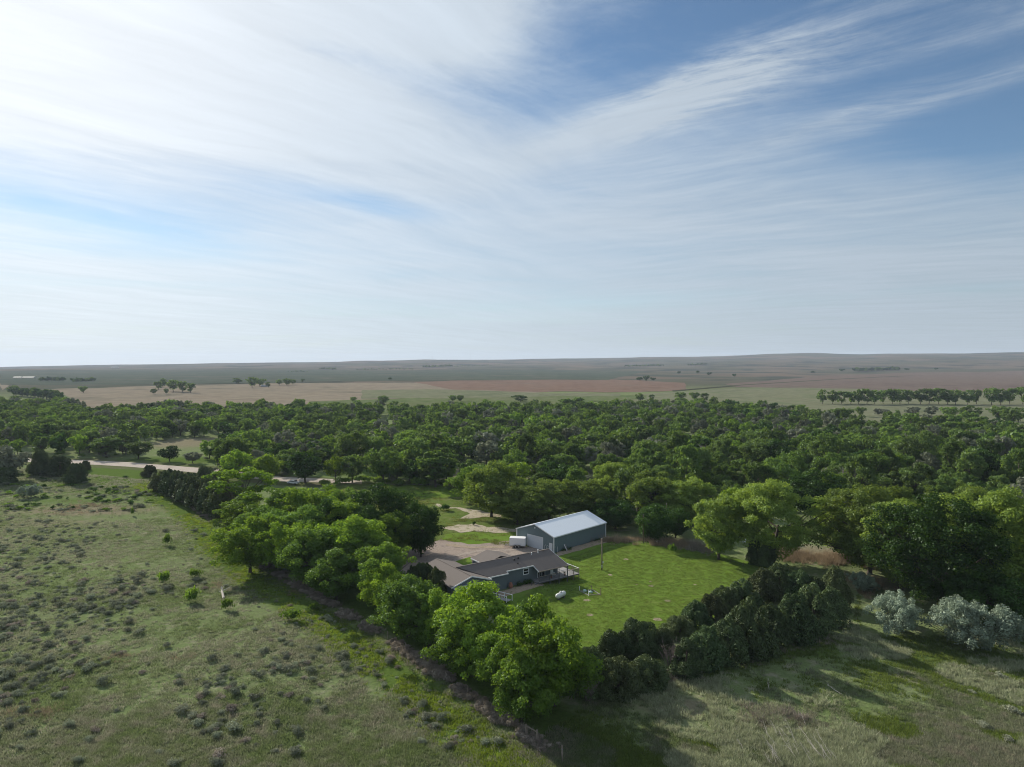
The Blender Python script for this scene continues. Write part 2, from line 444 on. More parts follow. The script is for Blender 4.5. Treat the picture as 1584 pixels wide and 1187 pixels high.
class MB:
    """gathers boxes, bars and tubes into one mesh"""
    def __init__(self): self.v, self.f = [], []
    def box(self, x0, x1, y0, y1, z0, z1):
        b = len(self.v)
        self.v += [(x0, y0, z0), (x1, y0, z0), (x1, y1, z0), (x0, y1, z0), (x0, y0, z1), (x1, y0, z1), (x1, y1, z1), (x0, y1, z1)]
        self.f += [tuple(b + i for i in q) for q in ((0, 3, 2, 1), (4, 5, 6, 7), (0, 1, 5, 4), (1, 2, 6, 5), (2, 3, 7, 6), (3, 0, 4, 7))]
        return self
    def poly(self, pts, off):
        """a slab: outline pts pushed along off"""
        b = len(self.v); n = len(pts); off = Vector(off)
        self.v += [tuple(p) for p in pts] + [tuple(Vector(p) + off) for p in pts]
        self.f += [tuple(range(b + n - 1, b - 1, -1)), tuple(range(b + n, b + 2 * n))]
        for i in range(n): self.f.append((b + i, b + (i + 1) % n, b + n + (i + 1) % n, b + n + i))
        return self
    def bar(self, p, q, wd=0.1, ht=None):
        p, q = Vector(p), Vector(q); d = (q - p).normalized(); ht = ht or wd
        up = Vector((0, 0, 1)) if abs(d.z) < 0.9 else Vector((0, 1, 0))
        s = d.cross(up).normalized() * wd / 2; u = s.cross(d).normalized() * ht / 2
        b = len(self.v)
        for c in (p, q): self.v += [tuple(c - s - u), tuple(c + s - u), tuple(c + s + u), tuple(c - s + u)]
        self.f += [tuple(b + i for i in fq) for fq in ((3, 2, 1, 0), (4, 5, 6, 7), (0, 1, 5, 4), (1, 2, 6, 5), (2, 3, 7, 6), (3, 0, 4, 7))]
        return self
    def tube(self, pts, rads, n=8, cap=True):
        b = len(self.v); pts = [Vector(p) for p in pts]
        for i, p in enumerate(pts):
            d = (pts[min(i + 1, len(pts) - 1)] - pts[max(i - 1, 0)]).normalized()
            up = Vector((0, 0, 1)) if abs(d.z) < 0.9 else Vector((1, 0, 0))
            s = d.cross(up).normalized(); u = s.cross(d)
            for k in range(n):
                a = 2 * math.pi * k / n
                self.v.append(tuple(p + (s * math.cos(a) + u * math.sin(a)) * rads[i]))
        for i in range(len(pts) - 1):
            for k in range(n):
                a, c = b + i * n + k, b + i * n + (k + 1) % n
                self.f.append((a, c, c + n, a + n))
        if cap:
            self.f.append(tuple(b + k for k in range(n - 1, -1, -1)))
            e = b + (len(pts) - 1) * n
            self.f.append(tuple(e + k for k in range(n)))
        return self
    def mesh(self, name, mat, smooth=False, bevel=0.0):
        me = bpy.data.meshes.new(name); me.from_pydata(self.v, [], self.f)
        bm = bmesh.new(); bm.from_mesh(me); bmesh.ops.recalc_face_normals(bm, faces=bm.faces)
        if bevel: bmesh.ops.bevel(bm, geom=[e for e in bm.edges], offset=bevel, segments=2, affect='EDGES', clamp_overlap=True)
        bm.to_mesh(me); bm.free()
        me.materials.append(mat)
        if smooth:
            for p in me.polygons: p.use_smooth = True
        return me
    def obj(self, name, mat, parent=None, smooth=False, bevel=0.0):
        return link_mesh(name, self.mesh(name, mat, smooth, bevel), parent)


def copy_tree(o, parent=None):
    c = o.copy(); COL.objects.link(c)
    if parent is not None: c.parent = parent
    for ch in o.children: copy_tree(ch, c)
    return c


# ------------------------------------------------------------------ the lie of the land
HA = math.radians(34.6)
HU = Vector((math.cos(HA), math.sin(HA), 0)); HV = Vector((-math.sin(HA), math.cos(HA), 0))
HO = Vector((-10.9, 128.3, 0))           # crossing of the two roof ridges of the house
RIDGE = [(-1500, 572), (0, 566), (250, 563), (400, 561), (500, 560), (620, 557.5), (660, 556), (760, 557), (950, 554), (1090, 552), (1130, 551), (1240, 548.5), (1330, 550), (1400, 549), (1584, 548.5), (3000, 548)]
RX = np.array([(p[0] - CX) / FPX for p in RIDGE]); RYv = np.array([p[1] for p in RIDGE])


def sst(a, b, x):
    t = np.clip((x - a) / (b - a), 0, 1); return t * t * (3 - 2 * t)


def wob(x, y, s, seed):
    """cheap smooth noise in -1..1 from crossed sines"""
    r = np.random.default_rng(seed); v = 0
    for i in range(7):
        a = r.uniform(0, 2 * math.pi); k = s * r.uniform(0.6, 2.2); ph = r.uniform(0, 6.28)
        v = v + np.sin((x * math.cos(a) + y * math.sin(a)) * k + ph)
    return v / 4.0


def gz(x, y):
    x = np.asarray(x, dtype=float); y = np.asarray(y, dtype=float)
    d = np.hypot(x, y)
    # foreground relief, none round the farmyard
    away = sst(38, 60, np.hypot((x - 12), (y - 150) * 0.9))
    near = 1 - sst(200, 260, d)
    z = (wob(x, y, 0.10, 1) * 0.28 + wob(x, y, 0.35, 2) * 0.09) * away * near
    # low mound the house stands on
    s = (x - HO.x) * HU.x + (y - HO.y) * HU.y; t = (x - HO.x) * HV.x + (y - HO.y) * HV.y
    ds = np.maximum(np.maximum(-8 - s, s - 14), 0); dt = np.maximum(np.maximum(-3.6 - t, t - 10), 0)
    z = z + 1.0 * (1 - sst(0, 8, np.hypot(ds, dt)))
    # hills
    ang = x / np.maximum(y, 1.0)
    ang = np.where(y > 50, ang, np.sign(x) * 3)
    hp = np.interp(np.clip(ang, -3, 3), RX, RYv)
    ridge = CAM_H - (hp - HOR) / FPX * 7000.0
    up = sst(2300, 7000, d)
    hills = ridge * up
    m = sst(2600, 4200, d) * (1 - sst(6300, 7000, d) * 0.6)
    hills = hills + (wob(x, y, 0.0032, 5) * 8.0 + wob(x, y, 0.0085, 6) * 3.2) * m
    hills = hills - sst(7000, 9600, d) * 40
    return z + np.where(y > 0, hills, ridge * 0 * up + 20 * up)


def gzs(x, y): return float(gz(x, y))


def on_ground(px, py):
    """ground point seen at this spot, hills included"""
    d = ray(px, py); 
    t0 = 30.0; prev = 1.0
    if d.z < -1e-4 and (-CAM_H / d.z) < 2200:
        t = -CAM_H / d.z
        for _ in range(4):
            z = gzs(d.x * t, d.y * t); t = (z - CAM_H) / d.z
        return Vector((d.x * t, d.y * t, gzs(d.x * t, d.y * t)))
    ts = np.linspace(1500, 7600, 3000)
    h = CAM_H + d.z * ts - gz(d.x * ts, d.y * ts)
    i = np.argmax(h < 0) if (h < 0).any() else len(ts) - 1
    t = ts[i]
    return Vector((d.x * t, d.y * t, gzs(d.x * t, d.y * t)))


def seg_dist(x, y, pts):
    best = np.full(np.shape(x), 1e9)
    for (ax, ay), (bx, by) in zip(pts[:-1], pts[1:]):
        vx, vy = bx - ax, by - ay; L = vx * vx + vy * vy
        t = np.clip(((x - ax) * vx + (y - ay) * vy) / L, 0, 1)
        best = np.minimum(best, np.hypot(x - ax - t * vx, y - ay - t * vy))
    return best


def gline(pxs): return [tuple(at(*p)[:2]) for p in pxs]


FENCE = gline([(238, 752), (300, 782), (345, 815), (375, 850), (430, 886), (470, 912), (520, 942), (600, 990), (690, 1050), (760, 1103), (815, 1141), (870, 1180), (960, 1250)])


def build_ground():
    r = [0.0, 15, 30, 45]
    while r[-1] < 9800: r.append(r[-1] * 1.0125 if r[-1] > 55 else r[-1] + 3)
    r = np.array(r)
    fr = np.radians(np.linspace(-46, 46, 440)); bk = np.radians(np.linspace(46, 314, 60)[1:-1])
    th = np.concatenate([fr, bk]); nth = len(th)
    R, T = np.meshgrid(r[1:], th, indexing='ij')
    x = R * np.sin(T); y = R * np.cos(T)
    z = gz(x, y)
    s = (x - HO.x) * HU.x + (y - HO.y) * HU.y; t = (x - HO.x) * HV.x + (y - HO.y) * HV.y
    z = z - 0.06 * (1 - sst(44, 50, np.hypot(x - 12, (y - 150))))
    V = np.column_stack([x.ravel(), y.ravel(), z.ravel()])
    V = np.vstack([V, [[0, 0, 0]]])
    nr = len(r) - 1
    i = np.arange(nr - 1)[:, None] * nth; j = np.arange(nth)[None, :]; j2 = (j + 1) % nth
    F = np.stack([i + j, i + nth + j, i + nth + j2, i + j2], -1).reshape(-1, 4)
    me = mesh_arrays('ground', V, F[:, ::-1], M_range, smooth=True)
    x, y = V[:, 0], V[:, 1]
    # bright grass just outside the fence, fresh hollow beyond, dry flats further left
    fd = seg_dist(x, y, FENCE)
    green = np.exp(-((fd - 5.0) / 4.0) ** 2) * 1.0
    def g(px, py, rx, ry, amp=1.0):
        p = at(px, py); return amp * np.exp(-(((x - p.x) / rx) ** 2 + ((y - p.y) / ry) ** 2))
    green = np.maximum(green, g(205, 785, 7, 4)); green = np.maximum(green, g(150, 758, 30, 10, 0.7)); green = np.maximum(green, g(100, 775, 40, 8, .55))
    green = np.maximum(green, g(1240, 1010, 12, 3.5, .7)); green = np.maximum(green, g(1100, 1040, 5, 2.5, .9)); green = np.maximum(green, g(1300, 1090, 14, 6, .5))
    green = np.maximum(green, g(1080, 1165, 12, 4, .5)); green = np.maximum(green, g(1500, 1080, 10, 4, .5)); green = np.maximum(green, g(620, 730, 40, 20, .8)); green = np.maximum(green, g(280, 712, 40, 16, .8))
    green = np.maximum(green, g(120, 738, 110, 30, 1.0)); green = np.maximum(green, g(1440, 1015, 14, 3, .7))
    dry = np.maximum(g(130, 790, 26, 9, .9), g(60, 810, 30, 9, .6)); dry = np.maximum(dry, g(1000, 1060, 10, 4, .75)); dry = np.maximum(dry, g(1060, 1100, 9, 4, .7))
    dry = np.maximum(dry, g(1210, 1120, 6, 4, .7)); dry = np.maximum(dry, g(1480, 1130, 9, 6, .6)); dry = np.maximum(dry, g(1250, 855, 12, 8, .9)); dry = np.maximum(dry, g(1000, 838, 20, 5, .9)); dry = np.maximum(dry, g(290, 685, 26, 30, .9))
    dry = np.maximum(dry, g(740, 735, 30, 30, .7)); dry = np.maximum(dry, g(1450, 1050, 20, 6, .5)); dry = np.maximum(dry, g(1340, 900, 10, 8, .7))
    far = sst(850, 1400, np.hypot(x, y))
    for nm, arr in (('zone_green', green), ('zone_dry', dry), ('zone_far', far)):
        a = me.attributes.new(nm, 'FLOAT', 'POINT'); a.data.foreach_set('value', arr.astype(np.float32))
    o = link_mesh('ground', me); tag(o, kind='structure')
    return o


build_ground()


def strip(name, top, bot, mat, lift, nx=60, ny=10, rough=0.0, seed=0, edge_px=0.0):
    """a sheet draped on the land between two lines traced on it (each a list of spots)"""
    tx = [p[0] for p in top]; ty = [p[1] for p in top]; bx = [p[0] for p in bot]; by = [p[1] for p in bot]
    r = np.random.default_rng(seed + 5)
    V = []
    ph = r.uniform(0, 6.28, 8)
    def jit(t, k): return sum(math.sin(t * (9 + 13 * i) + ph[i] + k) / (1 + i) for i in range(4)) * 0.5
    for j in range(ny + 1):
        v = j / ny
        for i in range(nx + 1):
            u = i / nx
            tu = np.interp(u * (len(top) - 1), range(len(top)), tx), np.interp(u * (len(top) - 1), range(len(top)), ty) + edge_px * jit(u, 0)
            bu = np.interp(u * (len(bot) - 1), range(len(bot)), bx), np.interp(u * (len(bot) - 1), range(len(bot)), by) + edge_px * jit(u, 2)
            px = tu[0] * (1 - v) + bu[0] * v; py = tu[1] * (1 - v) + bu[1] * v
            if edge_px: px += edge_px * 2 * jit(v, 1) * (abs(u - 0.5) * 2) ** 4
            p = on_ground(px, py) if py < 590 else None
            if p is None:
                p = at(px, py); 
                for _ in range(3): p = at(px, py, gzs(p.x, p.y))
            V.append((p.x, p.y, gzs(p.x, p.y) + lift))
    F = [(j * (nx + 1) + i, (j + 1) * (nx + 1) + i, (j + 1) * (nx + 1) + i + 1, j * (nx + 1) + i + 1) for j in range(ny) for i in range(nx)]
    o = link_mesh(name, mesh_arrays(name, V, F, mat, smooth=True)); tag(o, kind='structure')
    return o


# far fields
strip('stubble_field', [(80, 603), (260, 596), (500, 593), (760, 592)], [(160, 640), (300, 636), (500, 624), (860, 606)], M_stub, 0.15, 60, 8, edge_px=1.3)
strip('blue_green_pasture', [(0, 574), (400, 573), (800, 572), (1000, 575)], [(0, 597), (300, 594), (600, 590), (940, 587)], M_teal, 0.5, 60, 6, edge_px=1.3, seed=1)
strip('ploughed_red_field', [(640, 592), (760, 587), (900, 586.5), (1060, 592)], [(700, 603), (830, 606), (960, 608), (1062, 603)], M_red, 0.25, 50, 6, edge_px=1.3, seed=2)
strip('pale_hay_field', [(560, 603), (700, 604), (850, 608), (960, 610)], [(560, 618), (700, 616), (850, 614), (960, 614)], M_past, 0.4, 40, 4, edge_px=1.3, seed=3)
strip('green_crop_strip', [(480, 622), (620, 616), (800, 612), (1000, 611)], [(480, 640), (620, 640), (800, 628), (1000, 618)], M_gstrip, 0.35, 50, 4, edge_px=1.3, seed=4)
strip('pasture', [(940, 613), (1100, 603), (1300, 594), (1584, 602)], [(940, 640), (1100, 650), (1300, 662), (1640, 672)], M_past, 0.3, 60, 10, edge_px=1.3, seed=5)
strip('ploughed_grey_field', [(1120, 594), (1250, 584), (1430, 576), (1640, 573)], [(1140, 599), (1330, 603), (1460, 606), (1640, 607)], M_plum, 0.45, 50, 6, edge_px=1.3, seed=6)
strip('ditch_line', [(1040, 604.6), (1150, 595.6), (1300, 586.4), (1500, 577.0)], [(1040, 606.2), (1150, 596.6), (1300, 587.2), (1500, 577.6)], ground_mat('ditch_dark_grass', [(0.05, 0.055, 0.035), (0.06, 0.06, 0.04), (0.04, 0.05, 0.03)], (0.01, 0.05, 0.2)), 0.5, 40, 1)  # dark grassy line along the ditch
strip('far_track', [(-20, 588), (0, 592), (14, 597)], [(-20, 592), (0, 597), (4, 604)], M_stub, 0.3, 10, 2)

# road and its verges
strip('road_verge', [(-40, 706), (60, 705.5), (200, 712), (330, 722), (440, 736), (560, 741)], [(-40, 722), (60, 719), (200, 727), (330, 741), (440, 752), (560, 754)], M_verge, 0.03, 60, 4, edge_px=0.8, seed=8)
strip('road', [(-40, 709), (60, 709), (200, 715.5), (330, 726), (440, 738.5), (560, 743.5)], [(-40, 715), (60, 715), (200, 722.5), (330, 734), (440, 745.5), (560, 748.5)], M_road, 0.08, 60, 4, edge_px=0.25, seed=9)
# land between the road and the barn
strip('meadow', [(500, 752), (580, 747), (680, 757), (760, 770), (830, 800)], [(520, 860), (600, 860), (690, 850), (790, 845), (850, 840)], M_meadow, 0.03, 50, 24, edge_px=1.5, seed=10)
strip('green_hollow', [(600, 752), (660, 750), (720, 755)], [(600, 768), (660, 772), (720, 768)], M_lawn, 0.06, 24, 6, edge_px=1.2, seed=11)
strip('sand_track', [(675, 780), (700, 784), (735, 790), (775, 797)], [(675, 783), (705, 788), (735, 797), (775, 801)], M_sand, 0.07, 40, 6, edge_px=2.0, seed=12)
strip('sand_track', [(735, 790), (775, 797), (755, 800)], [(712, 803), (735, 802), (762, 798)], M_sand, 0.075, 16, 5, edge_px=0.6, seed=13)
strip('sand_bank', [(684, 816), (710, 814), (735, 810), (760, 816), (800, 820)], [(684, 819), (710, 823), (740, 822), (760, 826), (800, 823)], M_sand, 0.09, 46, 8, edge_px=2.2, seed=14)
strip('grass_bank', [(690, 826), (730, 824), (765, 826), (800, 822)], [(684, 836), (725, 842), (765, 840), (800, 836)], M_lawn, 0.06, 30, 6, edge_px=1.2, seed=15)
strip('gravel_yard', [(600, 862), (650, 845), (688, 832), (730, 841), (765, 839), (800, 834), (850, 848)], [(600, 930), (660, 930), (700, 915), (760, 905), (800, 890), (850, 880), (862, 862)], M_gravel, 0.05, 60, 30, edge_px=1.5, seed=16)
strip('lawn', [(745, 935), (820, 903), (850, 882), (862, 858), (940, 832), (1060, 842), (1130, 862), (1210, 884)], [(800, 960), (850, 1005), (900, 1030), (940, 1030), (980, 1010), (1060, 990), (1120, 960), (1230, 905)], M_lawn, 0.05, 90, 50, edge_px=1.2, seed=17)
strip('tyre_track', [(640, 880), (690, 862), (740, 852), (800, 850), (840, 858)], [(640, 884), (690, 865), (740, 854), (800, 852), (838, 860)], ground_mat('packed_gravel', [(0.32, 0.27, 0.235), (0.35, 0.30, 0.26), (0.24, 0.20, 0.17)], (0.3, 1.0, 4.0)), 0.085, 40, 3, edge_px=1.0, seed=31)
strip('tyre_track', [(645, 892), (690, 871), (735, 859), (790, 857), (830, 864)], [(645, 896), (690, 874), (735, 861), (790, 859), (828, 866)], MATS['packed_gravel'], 0.085, 40, 3, edge_px=1.0, seed=32)
strip('tyre_track', [(690, 842), (730, 846), (780, 845)], [(690, 845), (730, 849), (780, 848)], M_soil, 0.08, 24, 3, edge_px=1.0, seed=33)
strip('lawn_triangle', [(686, 873), (705, 869), (728, 862)], [(700, 885), (712, 881), (731, 874)], M_lawn, 0.10, 12, 6, edge_px=0.3, seed=18)
strip('flower_bed', [(768, 918), (800, 908), (835, 898)], [(775, 925), (808, 915), (842, 906)], M_soil, 0.08, 20, 4, edge_px=0.6, seed=19)
strip('barn_side_strip', [(862, 855), (900, 843), (942, 830)], [(862, 862), (905, 849), (955, 836)], M_soil, 0.08, 24, 3, edge_px=1.0, seed=19)
for k, (px, py, wx) in enumerate([(968, 865.6, 5), (1007, 907, 5), (1032.7, 930, 5.5), (912.6, 952, 6), (1017.5, 958.6, 8), (908, 929, 6), (1006, 900, 3), (840, 932, 2.5), (1130, 925, 3), (944, 890, 4), (1075, 905, 2.5), (985, 905, 2.2)]):
    c = at(px, py); rr = wx * c.y / FPX; V = [(c.x, c.y, 0.062)]
    for a in range(20):
        q = rr * (0.7 + 0.4 * random.random()); V.append((c.x + math.cos(a * math.pi / 10) * q, c.y + math.sin(a * math.pi / 10) * q * 0.9, 0.062))
    o = link_mesh('bare_soil_patch', mesh_arrays('bare_soil_patch', V, [(0, 1 + a, 1 + (a + 1) % 20) for a in range(20)], M_soil)); tag(o, kind='structure')


# ------------------------------------------------------------------ foliage builders
def unit(n, rng):
    v = rng.normal(size=(n, 3)); return v / np.linalg.norm(v, axis=1, keepdims=True)


def leaf_quads(P, Nn, size, rng, aspect=0.6, tang=None):
    n = len(P)
    r = unit(n, rng) if tang is None else tang
    T = np.cross(Nn, r); T /= np.linalg.norm(T, axis=1, keepdims=True) + 1e-9
    if tang is not None: T, B = tang - Nn * np.sum(tang * Nn, 1, keepdims=True), T; T /= np.linalg.norm(T, axis=1, keepdims=True) + 1e-9
    else: B = np.cross(Nn, T)
    s = (size * rng.uniform(0.6, 1.35, n))[:, None]
    V = np.stack([P + T * s, P + B * s * aspect, P - T * s, P - B * s * aspect], 1).reshape(-1, 3)
    F = np.arange(n * 4).reshape(n, 4)
    return V, F


def deciduous(name, R, H, base, npuff, nleaf, lsize, mat, seed, flat=0.8, prange=(0.2, 0.36), lobes=0.25, droop=0.0):
    """crown of many leafy boughs plus trunk and limbs; returns (crown mesh, trunk mesh)"""
    rng = np.random.default_rng(seed)
    cz = base + (H - base) * 0.52; rz = (H - base) * 0.5
    u = unit(npuff, rng)
    rad = rng.uniform(0.35, 1.0, npuff) ** 0.45
    ph = rng.uniform(0, 6.28, 4)
    a = np.arctan2(u[:, 1], u[:, 0])
    lob = 1 + lobes * (np.sin(2 * a + ph[0]) * 0.5 + np.sin(3 * a + ph[1] + u[:, 2] * 2) * 0.5 + rng.normal(0, 0.35, npuff))
    pr = R * rng.uniform(prange[0], prange[1], npuff)
    taper = np.where(u[:, 2] < 0, 1.0 + 0.25 * u[:, 2], 1.0)
    C = np.column_stack([u[:, 0] * (R - pr * 0.7) * rad * lob * taper, u[:, 1] * (R - pr * 0.7) * rad * lob * taper, cz + u[:, 2] * (rz - pr * 0.6) * rad * (0.85 + 0.15 * lob)])
    C[:, 2] -= droop * (np.hypot(C[:, 0], C[:, 1]) / R) ** 2
    wts = pr ** 2; cnt = np.maximum((wts / wts.sum() * nleaf).astype(int), 8)
    idx = np.repeat(np.arange(npuff), cnt); n = len(idx)
    d = unit(n, rng); d[:, 2] = np.where(rng.random(n) < 0.55, np.abs(d[:, 2]), d[:, 2])
    q = rng.uniform(0.55, 1.08, n)
    # small sprigs bunch the leaves together
    bump = 1 + 0.16 * np.sin(d[:, 0] * 7 + idx) * np.sin(d[:, 1] * 7 + idx * 2.1) * np.sin(d[:, 2] * 6 + idx * 1.3)
    P = C[idx] + d * (pr[idx] * q * bump)[:, None] * np.array([1, 1, flat])
    P[:, 2] = np.maximum(P[:, 2], 0.15)
    Nn = d * 0.8 + unit(n, rng) * 0.75 + np.array([0, 0, 0.25]); Nn /= np.linalg.norm(Nn, axis=1, keepdims=True)
    V, F = leaf_quads(P, Nn, lsize, rng, 0.62)
    ptint = rng.uniform(0, 1, npuff)
    tint = np.clip(ptint[idx] * 0.55 + rng.uniform(0, 0.45, n), 0, 1)
    crown = mesh_arrays(name + '_crown', V, F, mat, tint)
    mb = MB(); lean = rng.normal(0, 0.04, 2) * H
    tr = max(0.16, H * 0.024)
    top = Vector((lean[0], lean[1], base + (H - base) * 0.45))
    mb.tube([(0, 0, -0.3), (0, 0, 0.4), (lean[0] * .4, lean[1] * .4, top.z * 0.5), top], [tr * 1.4, tr, tr * 0.8, tr * 0.5], 7)
    order = np.argsort(-np.hypot(C[:, 0], C[:, 1]))[: min(14, npuff)]
    for k in order:
        e = Vector(C[k]); t0 = rng.uniform(0.35, 0.95); s0 = Vector((lean[0] * t0, lean[1] * t0, top.z * t0))
        if e.z < s0.z: s0.z = max(e.z * 0.7, 0.5)
        md = s0.lerp(e, 0.5) + Vector((0, 0, -0.04 * H + rng.uniform(-.2, .2)))
        mb.tube([s0, md, e], [tr * 0.42, tr * 0.28, tr * 0.1], 5, cap=False)
    return crown, mb.mesh(name + '_trunk', M_bark, True)


def cedar(name, R, H, nleaf, lsize, mat, seed, pw=0.75, lumps=46):
    """dense juniper: many upright plumes packed over an uneven cone"""
    rng = np.random.default_rng(seed)
    h = rng.random(lumps) ** 0.9 * 0.86; h[0] = 0.86
    a = rng.uniform(0, 2 * math.pi, lumps)
    prof = np.minimum(1.0, (1 - h) ** pw * 1.15) * np.clip(0.6 + h * 3, 0, 1)
    rr = R * prof * rng.uniform(0.45, 0.86, lumps); rr[0] = 0
    pr = R * rng.uniform(0.20, 0.34, lumps) * (0.55 + 0.5 * prof); ph_ = H * rng.uniform(0.10, 0.19, lumps)
    C = np.column_stack([rr * np.cos(a), rr * np.sin(a), h * H])
    w_ = pr * ph_; idx = rng.choice(lumps, nleaf, p=w_ / w_.sum())
    t = rng.uniform(-0.35, 1.0, nleaf); th = rng.uniform(0, 6.283, nleaf)
    rad = pr[idx] * np.sqrt(np.clip(1 - np.maximum(t, 0) ** 1.3, 0, 1)) * rng.uniform(0.7, 1.12, nleaf)
    P = C[idx] + np.column_stack([rad * np.cos(th), rad * np.sin(th), ph_[idx] * t * 1.5 + ph_[idx] * 0.3])
    P[:, 2] = np.clip(P[:, 2], 0.05, None)
    out_ = np.column_stack([np.cos(th), np.sin(th), np.full(nleaf, 0.3)])
    Nn = out_ + unit(nleaf, rng) * 0.8; Nn /= np.linalg.norm(Nn, axis=1, keepdims=True)
    tg = np.column_stack([np.cos(th) * 0.5, np.sin(th) * 0.5, np.full(nleaf, 1.0)]) + unit(nleaf, rng) * 0.45
    V, F = leaf_quads(P, Nn, lsize, rng, 0.36, tg)
    pt = rng.uniform(0, .5, lumps)
    tint = np.clip(pt[idx] + rng.uniform(0, .35, nleaf) + 0.2 * np.maximum(t, 0), 0, 1)
    crown = mesh_arrays(name + '_crown', V, F, mat, tint)
    mb = MB(); mb.tube([(0, 0, -0.2), (0, 0, H * 0.5), (0, 0, H * 0.9)], [R * 0.09, R * 0.06, R * 0.02], 6)
    return crown, mb.mesh(name + '_trunk', M_bark, True)


def join_two(name, crown, trunk):
    bm = bmesh.new(); bm.from_mesh(crown)
    me = crown.copy(); me.name = name
    n0 = len(bm.faces)
    bm.free()
    # merge by arrays: trunk quads only
    cv = np.empty(len(crown.vertices) * 3, np.float32); crown.vertices.foreach_get('co', cv)
    tv = np.empty(len(trunk.vertices) * 3, np.float32); trunk.vertices.foreach_get('co', tv)
    cf = np.empty(len(crown.loops), np.int32); crown.loops.foreach_get('vertex_index', cf)
    tf = [tuple(p.vertices) for p in trunk.polygons if len(p.vertices) == 4]
    ti = np.empty(len(crown.polygons), np.float32); crown.attributes['tint'].data.foreach_get('value', ti)
    nv = len(crown.vertices)
    F = np.vstack([cf.reshape(-1, 4), np.array(tf, np.int32) + nv])
    V = np.vstack([cv.reshape(-1, 3), tv.reshape(-1, 3)])
    bpy.data.meshes.remove(me)
    return mesh_arrays(name, V, F, [crown.materials[0], M_bark], np.concatenate([ti, np.zeros(len(tf))]), np.concatenate([np.zeros(len(cf) // 4, int), np.ones(len(tf), int)]))


def tuft(name, n, h, spread, mat, seed, wd=0.03, lean=0.35, base_r=0.5):
    """bunch of thin blades"""
    rng = np.random.default_rng(seed)
    a = rng.uniform(0, 6.283, n); r = base_r * np.sqrt(rng.random(n))
    b = np.column_stack([r * np.cos(a), r * np.sin(a), np.zeros(n) - 0.03])
    dirv = np.column_stack([np.cos(a) * lean * rng.random(n), np.sin(a) * lean * rng.random(n), np.ones(n)]) + rng.normal(0, 0.12, (n, 3))
    hh = (h * rng.uniform(0.5, 1.15, n))[:, None]
    a2 = rng.uniform(0, 6.283, n); s = np.column_stack([np.cos(a2), np.sin(a2), np.zeros(n)]) * wd
    tip = b + dirv * hh * np.array([spread, spread, 1])
    V = np.stack([b - s, b + s, tip], 1).reshape(-1, 3)
    return mesh_arrays(name, V, np.arange(n * 3).reshape(n, 3), mat, rng.random(n))


def dome_shrub(name, R, H, n, ls, mat, seed, puffs=7):
    rng = np.random.default_rng(seed)
    c = np.column_stack([rng.normal(0, R * 0.30, puffs), rng.normal(0, R * 0.30, puffs), rng.uniform(0.25, 0.55, puffs) * H])
    pr = rng.uniform(0.35, 0.6, puffs) * R
    idx = rng.integers(0, puffs, n); d = unit(n, rng); d[:, 2] = np.abs(d[:, 2]) - 0.25
    P = c[idx] + d * (pr[idx] * rng.uniform(0.6, 1.05, n))[:, None] * np.array([1, 1, 0.8 * H / R])
    P[:, 2] = np.maximum(P[:, 2], 0.03)
    Nn = d + unit(n, rng) * 0.8; Nn /= np.linalg.norm(Nn, axis=1, keepdims=True)
    tg = d + np.array([0, 0, 0.9]) + unit(n, rng) * 0.3
    V, F = leaf_quads(P, Nn, ls, rng, 0.4, tg)
    tint = np.clip((P[:, 2] / H) * 0.7 + rng.random(n) * 0.4, 0, 1)  # tint rises with height, painting lit tops and shaded bases into the leaves
    return mesh_arrays(name, V, F, mat, tint)


